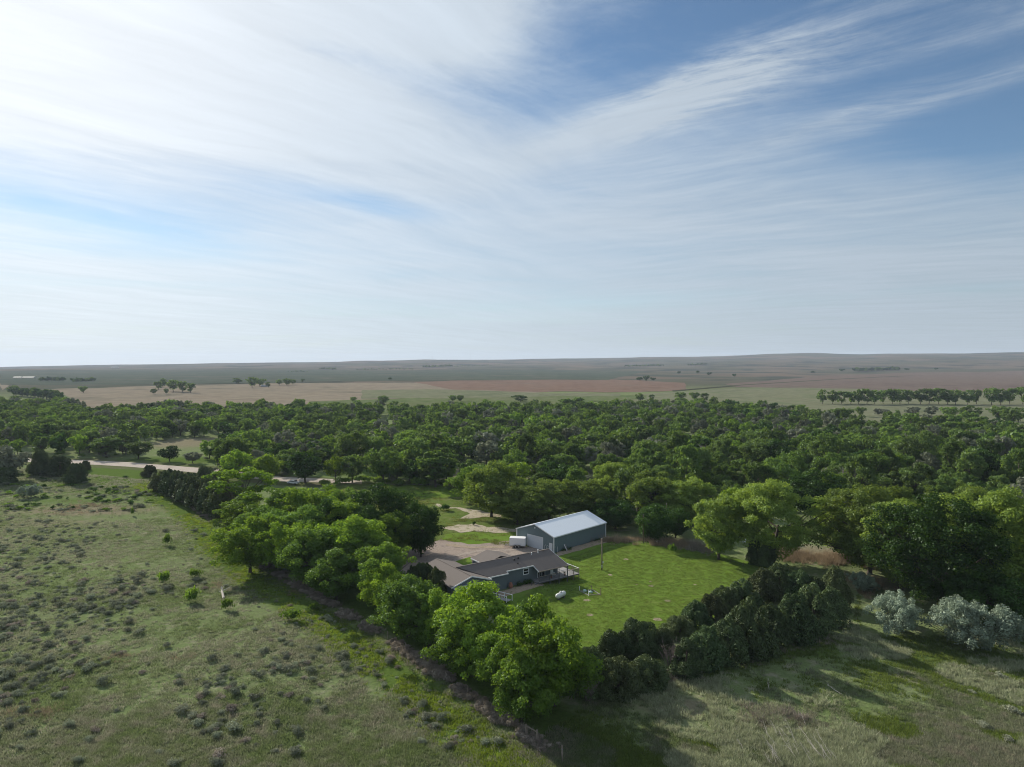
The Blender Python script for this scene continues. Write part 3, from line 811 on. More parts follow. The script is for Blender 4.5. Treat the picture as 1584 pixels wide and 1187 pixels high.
def scatter(name, pts, scl, variants, label, cat, group=None, seed=0, zscl=None):
    """uncountable ground cover or far woodland: instanced copies on points"""
    src = bpy.data.collections.new(name + '_kinds')
    for i, me in enumerate(variants):
        o = bpy.data.objects.new('%s_kind_%02d' % (name, i), me); src.objects.link(o)
    me = bpy.data.meshes.new(name); me.vertices.add(len(pts)); me.vertices.foreach_set('co', np.asarray(pts, np.float32).ravel())
    rng = np.random.default_rng(seed)
    a = me.attributes.new('scl', 'FLOAT_VECTOR', 'POINT')
    sv = np.column_stack([scl, scl, zscl if zscl is not None else scl]).astype(np.float32); a.data.foreach_set('vector', sv.ravel())
    a = me.attributes.new('rot', 'FLOAT_VECTOR', 'POINT')
    rv = np.column_stack([np.zeros(len(pts)), np.zeros(len(pts)), rng.uniform(0, 6.28, len(pts))]).astype(np.float32); a.data.foreach_set('vector', rv.ravel())
    a = me.attributes.new('pick', 'INT', 'POINT'); a.data.foreach_set('value', rng.integers(0, len(variants), len(pts)).astype(np.int32))
    o = link_mesh(name, me)
    ng = bpy.data.node_groups.new(name + '_spread', 'GeometryNodeTree')
    ng.interface.new_socket('Geometry', in_out='INPUT', socket_type='NodeSocketGeometry')
    ng.interface.new_socket('Geometry', in_out='OUTPUT', socket_type='NodeSocketGeometry')
    gi = ng.nodes.new('NodeGroupInput'); go = ng.nodes.new('NodeGroupOutput')
    ip = ng.nodes.new('GeometryNodeInstanceOnPoints'); ci = ng.nodes.new('GeometryNodeCollectionInfo')
    ci.inputs['Collection'].default_value = src; ci.inputs['Separate Children'].default_value = True; ci.inputs['Reset Children'].default_value = True
    def attr(nm, ty):
        n = ng.nodes.new('GeometryNodeInputNamedAttribute'); n.data_type = ty; n.inputs['Name'].default_value = nm
        return n.outputs['Attribute']
    L = ng.links.new
    L(gi.outputs[0], ip.inputs['Points']); L(ci.outputs[0], ip.inputs['Instance'])
    ip.inputs['Pick Instance'].default_value = True
    L(attr('pick', 'INT'), ip.inputs['Instance Index'])
    L(attr('rot', 'FLOAT_VECTOR'), ip.inputs['Rotation']); L(attr('scl', 'FLOAT_VECTOR'), ip.inputs['Scale'])
    L(ip.outputs[0], go.inputs[0])
    md = o.modifiers.new('spread', 'NODES'); md.node_group = ng
    tag(o, label, cat, group, 'stuff')
    return o


# templates: (crown, trunk, width, height)
def T_dec(name, R, H, *a, **k):
    c, t = deciduous(name, R, H, *a, **k); return (c, t, 2 * R, H)


NEAR = {
    'lime': [T_dec('lime_tree_%d' % i, 5.2, 10.5, 0.5, 120, 24000, 0.165, L_lime, 20 + i, prange=(.10, .27), lobes=.55, flat=.78) for i in range(2)],
    'mid': [T_dec('green_tree_%d' % i, 5.2, 10.0, 0.3, 120, 22000, 0.16, L_mid, 30 + i, prange=(.10, .27), lobes=.5, flat=.78) for i in range(3)],
    'dark': [T_dec('dark_tree_%d' % i, 5.2, 9.5, 0.2, 110, 20000, 0.165, L_dark, 40 + i, prange=(0.15, 0.27), lobes=0.16) for i in range(2)],
    'cott': [T_dec('cottonwood_%d' % i, 6.5, 13.0, 0.6, 150, 26000, 0.20, L_pale, 50 + i, prange=(.11, .24), lobes=.33) for i in range(3)],
    'sparse': [T_dec('sparse_tree_0', 5.0, 11.0, 5.0, 34, 5200, 0.2, L_lime, 60, flat=0.5, prange=(0.14, 0.26), lobes=.5)],
}
BIGD = T_dec('great_dark_tree', 9.5, 19.0, 0.3, 200, 42000, 0.19, L_dark, 61, prange=(.10, .2), lobes=.2)
BIGC = [T_dec('great_cottonwood_%d' % i, 8.5, 17.0, 0.6, 190, 40000, 0.19, L_pale, 62 + i, prange=(.09, .2), lobes=.4) for i in range(2)]
CED = []
for i in range(4):
    R_, H_ = (2.3, 5.6) if i < 3 else (2.6, 4.4)
    c_, t_ = cedar('cedar_%d' % i, R_, H_, 15000, 0.15, L_cedar, 70 + i, (0.62, 0.75, 0.55, 0.5)[i]); CED.append((c_, t_, 2 * R_, H_))
HEDGE = []
for i in range(3):
    c_, t_ = cedar('hedge_cedar_%d' % i, 1.5, 5.5, 4500, 0.17, L_cedar, 80 + i, 0.55, 26); HEDGE.append((c_, t_, 3.0, 5.5))
SILV = [T_dec('silver_shrub_%d' % i, 4.2, 5.0, 0.0, 130, 20000, 0.115, L_silver, 90 + i, prange=(0.07, 0.2), lobes=0.6, flat=1.0) for i in range(3)]
MID = [T_dec('mid_tree_%d' % i, (5.6, 5.0, 4.2, 6.2, 5.4, 3.8)[i], (11.0, 12.0, 12.5, 10.0, 11.5, 9.5)[i], 1.6, 64, 5200, 0.30, L_cott, 100 + i, prange=(.15, .30), lobes=.3) for i in range(6)]
MIDD = [T_dec('mid_dark_tree_%d' % i, 5.4, 10.0, 0.8, 40, 3200, 0.36, L_dark, 110 + i) for i in range(2)]
MIDG = [T_dec('mid_grey_tree_%d' % i, 4.2, 7.5, 0.8, 34, 2600, 0.30, L_grey, 120 + i) for i in range(2)]
MIDL = [T_dec('mid_lime_tree_%d' % i, 5.4, 10.0, 0.8, 40, 3400, 0.34, L_lime, 125 + i) for i in range(2)]
FAR = [T_dec('far_tree_%d' % i, 5.4, 10.5, 1.2, 24, 900, 0.62, [L_cott, L_cott, L_cott, L_mid, L_grey][i], 130 + i) for i in range(5)]
FARD = T_dec('far_dark_tree', 5.4, 9.0, 0.5, 20, 600, 0.75, L_dark, 140)


def place(tpl, px, base, top, wpx, label, name='windbreak_tree', cat='tree', group=None, rot=None, yoff=0.0):
    g = at(px, base)
    for _ in range(3): g = at(px, base, gzs(g.x, g.y))
    crown, trunk, W0, H0 = tpl
    k = (g - Vector((0, 0, CAM_H))).dot(FW)
    # world height so that the top reaches the traced row
    lo, hi = 0.3, 60.0
    for _ in range(30):
        mdl = (lo + hi) / 2
        if proj((g.x, g.y, g.z + mdl))[1] > top: lo = mdl
        else: hi = mdl
    H = lo; W = wpx * k / FPX
    e = empty(name, g, random.uniform(0, 6.28) if rot is None else rot, (W / W0, W / W0, H / H0), label, cat, group)
    link_mesh('trunk', trunk, e); link_mesh('crown', crown, e)
    return e


# ------------------------------------------------------------------ the metal shop
BC = at(856.7, 855.8); BF = at(936.5, 831.2)
BA = math.atan2(BF.y - BC.y, BF.x - BC.x); BL = (BF - BC).length; BW = 11.9; BH = 3.75; BR = 5.75
shop = empty('metal_shop', BC, BA, label='blue-grey metal shop building with white roof and large white garage door', cat='shop building')
# local: x along the length, y across, gable with the big door on x = 0
mb = MB(); gy0, gy1, gh = 3.35, 8.45, 3.05; wy0, wy1, wh = 0.45, 1.45, 2.15
T = 0.12


def gable(mb, x0, x1):
    mb.poly([(x0, gy1, 0), (x0, BW, 0), (x0, BW, BH), (x0, gy1, BH)], (x1 - x0, 0, 0))
    mb.poly([(x0, gy0, gh), (x0, gy1, gh), (x0, gy1, BH), (x0, gy0, BH)], (x1 - x0, 0, 0))
    mb.poly([(x0, wy1, 0), (x0, gy0, 0), (x0, gy0, BH), (x0, wy1, BH)], (x1 - x0, 0, 0))
    mb.poly([(x0, wy0, wh), (x0, wy1, wh), (x0, wy1, BH), (x0, wy0, BH)], (x1 - x0, 0, 0))
    mb.poly([(x0, 0, 0), (x0, wy0, 0), (x0, wy0, BH), (x0, 0, BH)], (x1 - x0, 0, 0))
    mb.poly([(x0, 0, BH), (x0, BW, BH), (x0, BW / 2, BR)], (x1 - x0, 0, 0))


gable(mb, 0, T); mb.obj('front_wall', M_barnwall2, shop)
mb = MB(); mb.poly([(BL, 0, 0), (BL, BW, 0), (BL, BW, BH), (BL, BW / 2, BR), (BL, 0, BH)], (-T, 0, 0)); mb.obj('rear_wall', M_barnwall2, shop)
MB().box(T, BL - T, 0.0, T, 0, BH).obj('side_wall', M_barnwall, shop)
MB().box(T, BL - T, BW - T, BW, 0, BH).obj('side_wall', M_barnwall, shop)
oh = 0.22; sl_ = (BR - BH) / (BW / 2)
for sgn in (0, 1):
    y_e = -oh if sgn == 0 else BW + oh
    ze = BH - sl_ * oh + 0.03
    MB().poly([(-oh, y_e, ze), (BL + oh, y_e, ze), (BL + oh, BW / 2, BR + 0.03), (-oh, BW / 2, BR + 0.03)], (0, 0, 0.1)).obj('roof', M_barnroof, shop)
MB().bar((-oh - .02, BW / 2, BR + .16), (BL + oh + .02, BW / 2, BR + .16), 0.22, 0.05).obj('ridge_cap', M_barnroof, shop)
for xx in (-oh - 0.03, BL + oh + 0.03):
    for sgn in (0, 1):
        y_e = -oh if sgn == 0 else BW + oh
        MB().bar((xx, y_e, BH - sl_ * oh + .02), (xx, BW / 2, BR + .03), 0.06, 0.22).obj('rake_trim', M_white, shop)
for yy in (-oh - 0.03, BW + oh + 0.03):
    MB().bar((-oh, yy, BH - sl_ * oh), (BL + oh, yy, BH - sl_ * oh), 0.06, 0.2).obj('eave_trim', M_white, shop)
for (xx, yy) in ((-0.03, -0.03), (BL + 0.03, -0.03), (-0.03, BW + 0.03), (BL + 0.03, BW + 0.03)):
    MB().box(xx - .09, xx + .09, yy - .09, yy + .09, 0, BH - 0.1).obj('corner_trim', M_white, shop)
gd = MB().box(0.03, 0.08, gy0 + 0.1, gy1 - 0.1, 0.02, gh - 0.1).obj('garage_door', M_door, shop)
nsec = 5
for k in range(nsec):
    z0 = 0.02 + k * (gh - .12) / nsec
    MB().box(0.005, 0.03, gy0 + 0.12, gy1 - 0.12, z0 + .025, z0 + (gh - .12) / nsec - .025).obj('panel', M_door, gd)
for (a, b, c, d_) in ((gy0, gy0 + .1, 0, gh), (gy1 - .1, gy1, 0, gh), (gy0 + .1, gy1 - .1, gh - .1, gh)):
    MB().box(-0.03, 0.06, a, b, c, d_).obj('door_frame', M_white, shop)
wd = MB().box(0.0, 0.06, wy0 + .08, wy1 - .08, 0.02, wh - .08).obj('walk_door', M_door, shop)
MB().box(-0.06, 0.0, wy0 + .16, wy0 + .2, 0.95, 1.0).obj('handle', M_steel, wd)
MB().box(-0.03, 0.05, wy0, wy0 + .08, 0, wh).obj('door_frame', M_white, shop); MB().box(-0.03, 0.05, wy1 - .08, wy1, 0, wh).obj('door_frame', M_white, shop)
MB().box(-0.03, 0.05, wy0 + .08, wy1 - .08, wh - .08, wh).obj('door_frame', M_white, shop)
MB().box(-0.10, -0.002, BW / 2 - .12, BW / 2 + .12, 4.75, 5.1).obj('gable_light', M_white, shop)
for yy in (2.1, 2.75):
    MB().tube([(-0.12, yy, 0.0), (-0.12, yy, 1.25), (-0.05, yy - .25, 1.5), (-0.05, yy - .45, 1.2)], [0.035] * 4, 6).obj('conduit', M_white, shop)
MB().tube([(1.2, -0.08, 0.0), (1.2, -0.08, 1.3)], [0.04, 0.04], 6).obj('conduit', M_white, shop)
MB().box(0.25, 0.45, -0.02 - .1, -0.004, 1.1, 1.5).obj('meter_box', M_steel, shop)


def bloc(x, y, z=0.0): return BC + Matrix.Rotation(BA, 4, 'Z') @ Vector((x, y, z))


# leaning white board against the long wall
lp = empty('leaning_board', bloc(3.6, -1.1), BA + 0.3, label='white board leaning against the long side of the metal shop', cat='board')
MB().bar((0, 0, 0.02), (0.3, 0.85, 1.35), 0.42, 0.06).obj('board', M_white, lp)
MB().bar((0.02, -.05, 0.1), (0.28, 0.72, 1.32), 0.06, 0.16).obj('cleat', M_wood, lp)

# enclosed cargo trailer
tp = at(811, 845.2); tp = at(801, 846.5)
tr = empty('cargo_trailer', tp, BA - 0.95, label='white enclosed cargo trailer parked on the gravel by the metal shop', cat='trailer')
MB().box(-1.9, 1.9, -1.0, 1.0, 0.55, 2.35).obj('body', M_trailer, tr, bevel=0.06)
MB().box(-1.93, 1.93, -1.03, 1.03, 2.30, 2.40).obj('roof', M_trailer, tr, bevel=0.03)
MB().box(-1.94, 1.94, -1.04, 1.04, 0.47, 0.56).obj('trim', M_steel, tr)
for sx in (-0.4, 0.4):
    for sy in (-1.08, 1.08):
        wh_ = MB().tube([(sx, sy - .1, .36), (sx, sy + .1, .36)], [.36, .36], 18).obj('wheel', M_black, tr, smooth=False)
        MB().tube([(sx, sy - .11, .36), (sx, sy + .11, .36)], [.19, .19], 12).obj('rim', M_steel, wh_)
for sy in (-1.1, 1.1): MB().poly([(-.9, sy - .13, .7), (.9, sy - .13, .7), (.75, sy - .13, .85), (-.75, sy - .13, .85)], (0, .26, 0)).obj('fender', M_steel, tr)
dr = MB().box(1.90, 1.945, -.92, .92, .6, 2.25).obj('rear_door', M_trailer, tr); MB().box(1.945, 1.975, -.03, .03, .7, 2.2).obj('bar', M_steel, dr)
MB().bar((-1.9, -.7, .5), (-3.1, 0, .5), .1).bar((-1.9, .7, .5), (-3.1, 0, .5), .1).obj('tongue', M_steel, tr)
MB().tube([(-2.9, 0, 0.05), (-2.9, 0, .8)], [.04, .04], 6).obj('jack', M_steel, tr)

# ------------------------------------------------------------------ the house
HG = 1.0   # ground at the house
house = empty('ranch_house', (HO.x, HO.y, 0), HA, label='long blue-grey ranch house with grey shingle roofs and a raised deck', cat='house')
# local: s along the main ridge, t away from the camera
ZR, ZE, TE = 5.5, 4.08, 3.6
pit = (ZR - ZE) / TE


def roofslab(pts, name='roof', mat=None, th=0.12):
    return MB().poly(pts, (0, 0, th)).obj(name, mat or M_shingle, house)


S0, S1 = 0.45, 22.6
r1 = roofslab([(S0 + 4.7, -4.25, ZR - pit * 4.25), (9.4, -4.25, ZR - pit * 4.25), (9.4, -TE, ZE), (15.9, -TE, ZE), (15.9, -5.5, ZR - pit * 5.5), (S1 + .8, -5.5, ZR - pit * 5.5), (S1, 0, ZR), (S0, 0, ZR)])
r2 = roofslab([(S0, 0.0, ZR), (S1, 0.0, ZR), (S1, TE, ZE), (S0, TE, ZE)])
WR, WE, WH = 5.25, 3.95, 4.1     # wing ridge, eave and half width
r3 = roofslab([(S0 - WH - .25, -5.6, WE - .08), (S0, -5.6, WR), (S0, 8.0, WR), (S0 - WH - .25, 8.0, WE - .08)])
r4 = roofslab([(S0, -5.6, WR), (S0 + WH + .25, -5.6, WE - .08), (S0 + WH + .25, 8.0, WE - .08), (S0, 8.0, WR)])
# rear extension
r5 = roofslab([(8.4, 2.6, 4.0), (12.3, 2.6, 5.1), (12.3, 8.0, 5.1), (8.4, 8.0, 4.0)]); r6 = roofslab([(12.3, 2.6, 5.1), (16.2, 2.6, 4.0), (16.2, 8.0, 4.0), (12.3, 8.0, 5.1)])
MB().bar((S0, 0, ZR + .13), (S1, 0, ZR + .13), .3, .05).obj('ridge_cap', M_shingle, house)
MB().bar((S0, -5.6, WR + .13), (S0, 8.0, WR + .13), .3, .05).obj('ridge_cap', M_shingle, house)
# walls
wx0, wx1 = S0 - WH, S0 + WH
MB().poly([(wx0, -5.2, .7), (wx1, -5.2, .7), (wx1, -5.2, WE), (S0, -5.2, WR), (wx0, -5.2, WE)], (0, .15, 0)).obj('gable_wall', M_house, house)
MB().poly([(wx0, 7.6, .7), (wx1, 7.6, .7), (wx1, 7.6, WE), (S0, 7.6, WR), (wx0, 7.6, WE)], (0, .15, 0)).obj('gable_wall', M_house, house)
MB().box(wx0, wx0 + .15, -5.05, 7.6, .7, WE - .05).obj('side_wall', M_house, house)
MB().box(wx1 - .15, wx1, -5.05, -3.9, .7, WE - .1).obj('side_wall', M_house, house)
MB().box(wx1, 9.3, -3.95, -3.8, .5, ZR - pit * 4.0).obj('front_wall', M_house, house)
MB().box(9.15, 9.3, -3.8, -3.35, .5, ZE + .05).obj('front_wall', M_house, house)
wx, wz, ww, whh = 14.3, 3.2, 1.25, 1.1
fw = MB()
fw.box(9.3, wx - ww / 2, -3.35, -3.2, .3, ZE + .05); fw.box(wx + ww / 2, 16.0, -3.35, -3.2, .3, ZE + .05)
fw.box(wx - ww / 2, wx + ww / 2, -3.35, -3.2, .3, wz - whh / 2); fw.box(wx - ww / 2, wx + ww / 2, -3.35, -3.2, wz + whh / 2, ZE + .05)
fw.obj('front_wall', M_house, house)
MB().box(16.0, 22.3, -3.35, -3.2, .3, ZE + .05).obj('porch_wall', M_house, house)
MB().poly([(22.15, -3.2, .3), (22.15, 3.3, .3), (22.15, 3.3, ZE), (22.15, 0, ZR - .05), (22.15, -3.2, ZE)], (.15, 0, 0)).obj('gable_wall', M_house, house)
MB().box(wx1, 22.15, 3.2, 3.35, .5, ZE + .05).obj('rear_wall', M_house, house)
MB().box(8.7, 8.85, 3.35, 7.7, .5, 4.0).obj('side_wall', M_house, house); MB().box(15.8, 15.95, 3.35, 7.7, .5, 4.0).obj('side_wall', M_house, house)
MB().poly([(8.7, 7.7, .5), (15.95, 7.7, .5), (15.95, 7.7, 4.0), (12.3, 7.7, 5.05), (8.7, 7.7, 4.0)], (0, .15, 0)).obj('gable_wall', M_house, house)
# white fascia
zf = lambda t: ZR - pit * abs(t)
for a, b in (((wx1, -4.3, zf(4.25) + .02), (9.45, -4.3, zf(4.25) + .02)), ((9.45, -TE - .05, ZE + .03), (15.9, -TE - .05, ZE + .03)), ((9.45, -4.3, zf(4.25) + .02), (9.45, -TE, ZE + .03)),
             ((15.86, -TE, ZE), (15.86, -5.5, zf(5.5))), ((S1 + .82, -5.5, zf(5.5) + .03), (S1 + .05, 0, ZR + .03)), ((S1 + .05, 0, ZR + .03), (S1 + .05, TE, ZE + .03)),
             ((wx0 - .25, -5.64, WE - .04), (S0, -5.64, WR + .04)), ((S0, -5.64, WR + .04), (wx1 + .25, -5.64, WE - .04)), ((wx1 + .28, -5.6, WE - .04), (wx1 + .28, -4.3, WE - .04)),
             ((8.36, 2.7, 4.03), (8.36, 8.0, 4.03))):
    MB().bar(a, b, .07, .2).obj('fascia', M_white, house)
MB().bar((15.9, -5.55, zf(5.5) + .03), (S1 + .8, -5.55, zf(5.5) + .03), .07, .16).obj('fascia', M_wood, house)
# window with frame, glass, sash bar
wn = MB().box(wx - ww / 2, wx + ww / 2, -3.30, -3.26, wz - whh / 2, wz + whh / 2).obj('window', M_glass, house)
for q in ((wx - ww / 2 - .08, wx - ww / 2 + .04, wz - whh / 2 - .08, wz + whh / 2 + .08), (wx + ww / 2 - .04, wx + ww / 2 + .08, wz - whh / 2 - .08, wz + whh / 2 + .08),
          (wx - ww / 2 + .04, wx + ww / 2 - .04, wz + whh / 2 - .04, wz + whh / 2 + .08), (wx - ww / 2 + .04, wx + ww / 2 - .04, wz - whh / 2 - .08, wz - whh / 2 + .04), (wx - ww / 2 + .04, wx + ww / 2 - .04, wz - .03, wz + .03)):
    MB().box(q[0], q[1], -3.40, -3.31, q[2], q[3]).obj('frame', M_white, wn)
pw = MB().box(17.2, 18.9, -3.38, -3.36, 1.5, 3.3).obj('window', M_glass, house); MB().box(18.02, 18.08, -3.41, -3.382, 1.5, 3.3).obj('frame', M_white, pw)
for q in ((17.1, 17.2), (18.9, 19.0)): MB().box(q[0], q[1], -3.42, -3.36, 1.4, 3.4).obj('frame', M_white, pw)
MB().box(20.2, 21.1, -3.38, -3.355, 1.25, 3.3).obj('porch_door', M_white, house)
# roof vents and pipes
for s_, t_, h_, r_, m_ in ((17.6, -.7, .45, .09, M_white), (19.3, -.6, .75, .09, M_white), (20.9, -.35, .3, .14, M_wood), (13.0, -1.2, .35, .16, M_black), (14.0, -1.05, .35, .16, M_black), (13.0, -2.4, .2, .1, M_black)):
    zz = zf(t_) + .08
    vp = MB().tube([(s_, t_, zz), (s_, t_, zz + h_)], [r_, r_], 8).obj('roof_vent', m_, house)
    MB().tube([(s_, t_, zz + h_), (s_, t_, zz + h_ + .06)], [r_ * 1.6, r_ * 1.2], 8).obj('cap', m_, vp)
# patio cover on the wing gable
MB().poly([(wx0 + .2, -5.25, 3.75), (wx0 + .2, -8.3, 3.2), (S0 + 1.9, -8.3, 3.2), (S0 + 1.9, -5.25, 3.75)], (0, 0, .08)).obj('patio_cover', M_patio, house)
for s_ in (wx0 + .3, S0 - .6, S0 + 1.8): MB().box(s_ - .06, s_ + .06, -8.25, -8.13, .6, 3.2).obj('patio_post', M_white, house)
MB().box(-1.6, -1.5, -5.3, -5.21, 4.2, 4.45).obj('gable_light', M_white, house)
# white handrail of the ramp at the wing
rampy = [(wx1 + .4, -5.0), (wx1 + 3.4, -8.0)]
ra = (4.3, -5.2, 1.0); rb = (6.6, -9.4, .5)
rmp = MB().poly([(3.2, -5.4, 1.05), (4.4, -5.4, 1.05), (6.7, -9.3, .75), (5.6, -9.7, .75)], (0, 0, .1)).obj('ramp', M_deck, house)
MB().bar((4.4, -5.3, 2.1), (6.8, -9.4, 1.75), .09).obj('handrail', M_white, rmp); MB().bar((3.2, -5.6, 2.1), (5.4, -9.6, 1.75), .09).obj('handrail', M_white, rmp)
for k in range(4):
    f = k / 3
    MB().bar((4.4 + 2.4 * f, -5.3 - 4.1 * f, .6), (4.4 + 2.4 * f, -5.3 - 4.1 * f, 2.1 - .35 * f), .1).obj('post', M_white, rmp)
    MB().bar((3.2 + 2.2 * f, -5.6 - 4.0 * f, .6), (3.2 + 2.2 * f, -5.6 - 4.0 * f, 2.1 - .35 * f), .1).obj('post', M_white, rmp)
# deck: boards, frame, posts, rails, stairs
ZD = 1.25
deck = MB().box(15.9, 26.3, -5.42, -5.36, ZD - .3, ZD - .06).box(22.5, 26.3, .36, .42, ZD - .3, ZD - .06).box(26.24, 26.3, -5.36, .36, ZD - .3, ZD - .06).obj('deck', M_deckd, house)
bt = MB().box(0, .28, 0, 1.0, 0, .04).mesh('deck_board', M_deck)
s_ = 15.9
while s_ < 26.28:
    y0 = -5.5; y1 = -3.36 if s_ < 22.3 else .42
    o = link_mesh('board', bt, deck); o.location = (s_, y0, ZD - .06); o.scale = (1, y1 - y0, 1); s_ += .30
for (s_, t_, top_) in [(16.1, -5.4, zf(5.4)), (18.7, -5.4, zf(5.4)), (21.0, -5.4, zf(5.4)), (23.2, -5.4, zf(5.4)), (24.8, -5.4, 2.35), (26.2, -5.4, 2.35), (26.2, -3.4, 2.35), (26.2, -1.5, 2.35), (26.2, .3, 2.35), (24.3, .3, 2.35), (22.6, .3, 2.35)]:
    MB().box(s_ - .06, s_ + .06, t_ - .06, t_ + .06, gzs(*(HO + HU * s_ + HV * t_)[:2]) - .2, top_).obj('post', M_wood if top_ < 3 else M_deckd, deck)
for a, b, m_ in (((15.9, -5.4, 2.3), (26.2, -5.4, 2.3), M_wood), ((26.2, -5.4, 2.3), (26.2, .3, 2.3), M_white), ((26.2, .3, 2.3), (22.6, .3, 2.3), M_white)):
    MB().bar(a, b, .14, .06).obj('rail', m_, deck)
bal = MB().box(-.02, .02, -.02, .02, 0, 1.0).mesh('baluster', M_deckd)
for k in range(42):
    o = link_mesh('baluster', bal, deck); o.location = (16.1 + k * .24, -5.4, ZD)
for k in range(18):
    o = link_mesh('baluster', bal, deck); o.location = (26.2, -5.2 + k * .3, ZD)
st = MB().bar((15.9, -5.3, ZD - .1), (14.1, -5.3, .45), .06, .25).bar((15.9, -4.2, ZD - .1), (14.1, -4.2, .45), .06, .25).obj('stairs', M_deckd, house)
for k in range(5): MB().box(14.2 + k * .35, 14.5 + k * .35, -5.25, -4.25, .5 + k * .17, .55 + k * .17).obj('step', M_deck, st)
MB().bar((15.9, -5.35, 2.2), (14.1, -5.35, 1.4), .07).obj('handrail', M_deckd, st)
MB().bar((14.15, -5.35, .4), (14.15, -5.35, 1.42), .08).obj('post', M_deckd, st)


def hloc(s, t, z=0.0): 
    p = HO + HU * s + HV * t
    return Vector((p.x, p.y, gzs(p.x, p.y) + z))


# things on and beside the deck
for (s_, t_, lab) in ((19.6, -4.7, 'dark potted plant on the shaded deck nearer the stairs'), (22.9, -4.9, 'dark potted plant on the open deck near its outer rail')):
    e = empty('potted_plant', (HO + HU * s_ + HV * t_) + Vector((0, 0, ZD)), label=lab, cat='potted plant')
    MB().tube([(0, 0, 0), (0, 0, .35)], [.14, .2], 10).obj('pot', M_terra, e)
    link_mesh('plant', dome_shrub('pot_leaves', .3, .5, 60, .09, L_dark, 3), e).location = (0, 0, .3)
ch = empty('deck_chair', (HO + HU * 20.6 + HV * -4.4) + Vector((0, 0, ZD)), HA + 2.0, label='pale chair standing on the covered deck', cat='chair')
MB().box(-.28, .28, -.28, .28, .4, .45).obj('seat', M_white, ch); MB().box(-.28, .28, .25, .3, .45, 1.0).obj('backrest', M_white, ch)
for a in (-.25, .25):
    for b in (-.25, .25): MB().box(a - .02, a + .02, b - .02, b + .02, 0, .4).obj('leg', M_white, ch)
e = empty('clay_urn', hloc(9.9, -4.4), label='reddish clay urn against the blue-grey front wall of the house', cat='urn')
MB().tube([(0, 0, 0), (0, 0, .3), (0, 0, .75), (0, 0, 1.0), (0, 0, 1.08)], [.25, .42, .42, .24, .28], 14).obj('body', M_terra, e, smooth=True)
MB().tube([(0, 0, 1.06), (0, 0, 1.1)], [.2, .2], 12).obj('rim', M_terra, e)
for (s_, t_, rr, lab) in ((13.2, -4.3, 1.0, 'dark shrub in the flower bed under the house window'), (14.4, -4.6, 1.0, 'dark shrub in the flower bed next to the deck stairs'), (12.1, -4.3, .7, 'small dark shrub at the left end of the flower bed shrubs')):
    o = link_mesh('foundation_shrub', dome_shrub('foundation_shrub', rr, rr * 1.1, 500, .12, L_dark, int(s_)), None, hloc(s_, t_)); tag(o, lab, 'shrub')

# ------------------------------------------------------------------ poles, tank, yard things
def pole(px, base, top, label, r=.15, name='utility_pole', extras=True, hh=None):
    g = at(px, base); H = hh or (base - top) * g.y / FPX
    e = empty(name, g, label=label, cat='utility pole')
    MB().tube([(0, 0, -.2), (0, 0, H)], [r, r * .7], 10).obj('post', M_pole, e, smooth=True)
    MB().tube([(0, 0, H), (0, 0, H + .05)], [r * .72, r * .5], 10).obj('cap', M_steel, e)
    if extras:
        MB().box(-.16, .16, -.34, -.15, .6, 1.15).obj('meter_box', M_steel, e)
        MB().box(.12, .32, -.25, -.1, 1.6, 1.95).obj('light_box', M_white, e)
        MB().tube([(.0, -.17, 1.15), (.0, -.17, H * .8)], [.03, .03], 6).obj('conduit', M_steel, e)
    return e, g, H


p1, g1_, h1_ = pole(931, 882.5, 832, 'brown wooden pole with meter box standing on the open lawn', .15)
p2, g2_, h2_ = pole(995, 841, 795.5, 'weathered wooden pole at the dry grass edge behind the lawn', .13, extras=False)
p3, g3_, h3_ = pole(1030.5, 830, 778, 'pale pole among the dark trees behind the lawn', .13, extras=False)

tank = empty('propane_tank', at(867.5, 926.5), math.radians(52), label='white horizontal propane tank on the lawn below the deck', cat='propane tank')
pts, rs = [], []
for k in range(7): a = k / 6 * math.pi / 2; pts.append((-.95 - .48 * math.cos(a), 0, .78)); rs.append(max(.48 * math.sin(a), .01))
for k in range(7): a = k / 6 * math.pi / 2; pts.append((.95 + .48 * math.sin(a), 0, .78)); rs.append(max(.48 * math.cos(a), .01))
MB().tube(pts, rs, 24).obj('shell', M_tank, tank, smooth=True)
MB().tube([(0, 0, 1.2), (0, 0, 1.4), (0, 0, 1.47)], [.22, .22, .12], 14).obj('dome', M_tank, tank, smooth=True)
for s_ in (-.75, .75): MB().box(s_ - .08, s_ + .08, -.35, .35, 0, .42).obj('leg', M_deckd, tank)

gb = empty('garden_bed', at(916, 915), math.radians(20), label='low white-edged garden bed with four short posts and pale lids', cat='garden bed')
pA, pB, pC, pD = at(898, 915.5), at(909.5, 921.5), at(928.5, 921), at(916.5, 913.5)
cen = gb.location
inv_ = Matrix.Rotation(-math.radians(20), 4, 'Z')
L_ = lambda p, z=0: tuple(inv_ @ (p - cen) + Vector((0, 0, z)))
for a, b in ((pA, pB), (pB, pC), (pC, pD), (pD, pA)): MB().bar(L_(a, .12), L_(b, .12), .07, .14).obj('edging', M_wood if (a, b) in ((pB, pC), (pD, pA)) else M_deck, gb)
for (px, py, tp_, m_) in ((896.5, 914, 907, M_white), (910.5, 922.5, 912.5, M_white), (915.3, 912.5, 905.5, M_pole), (929.3, 921.5, 909.5, M_pole)):
    g = at(px, py); MB().bar(L_(g), L_(g, (py - tp_) * g.y / FPX), .1).obj('post', m_, gb)
for (px, py) in ((904.5, 915.3), (913.8, 917.4)):
    g = at(px, py); c = Vector(L_(g)); MB().tube([c, c + Vector((0, 0, .3)), c + Vector((0, 0, .42))], [.35, .35, .1], 14).obj('lid', M_tealpl, gb)

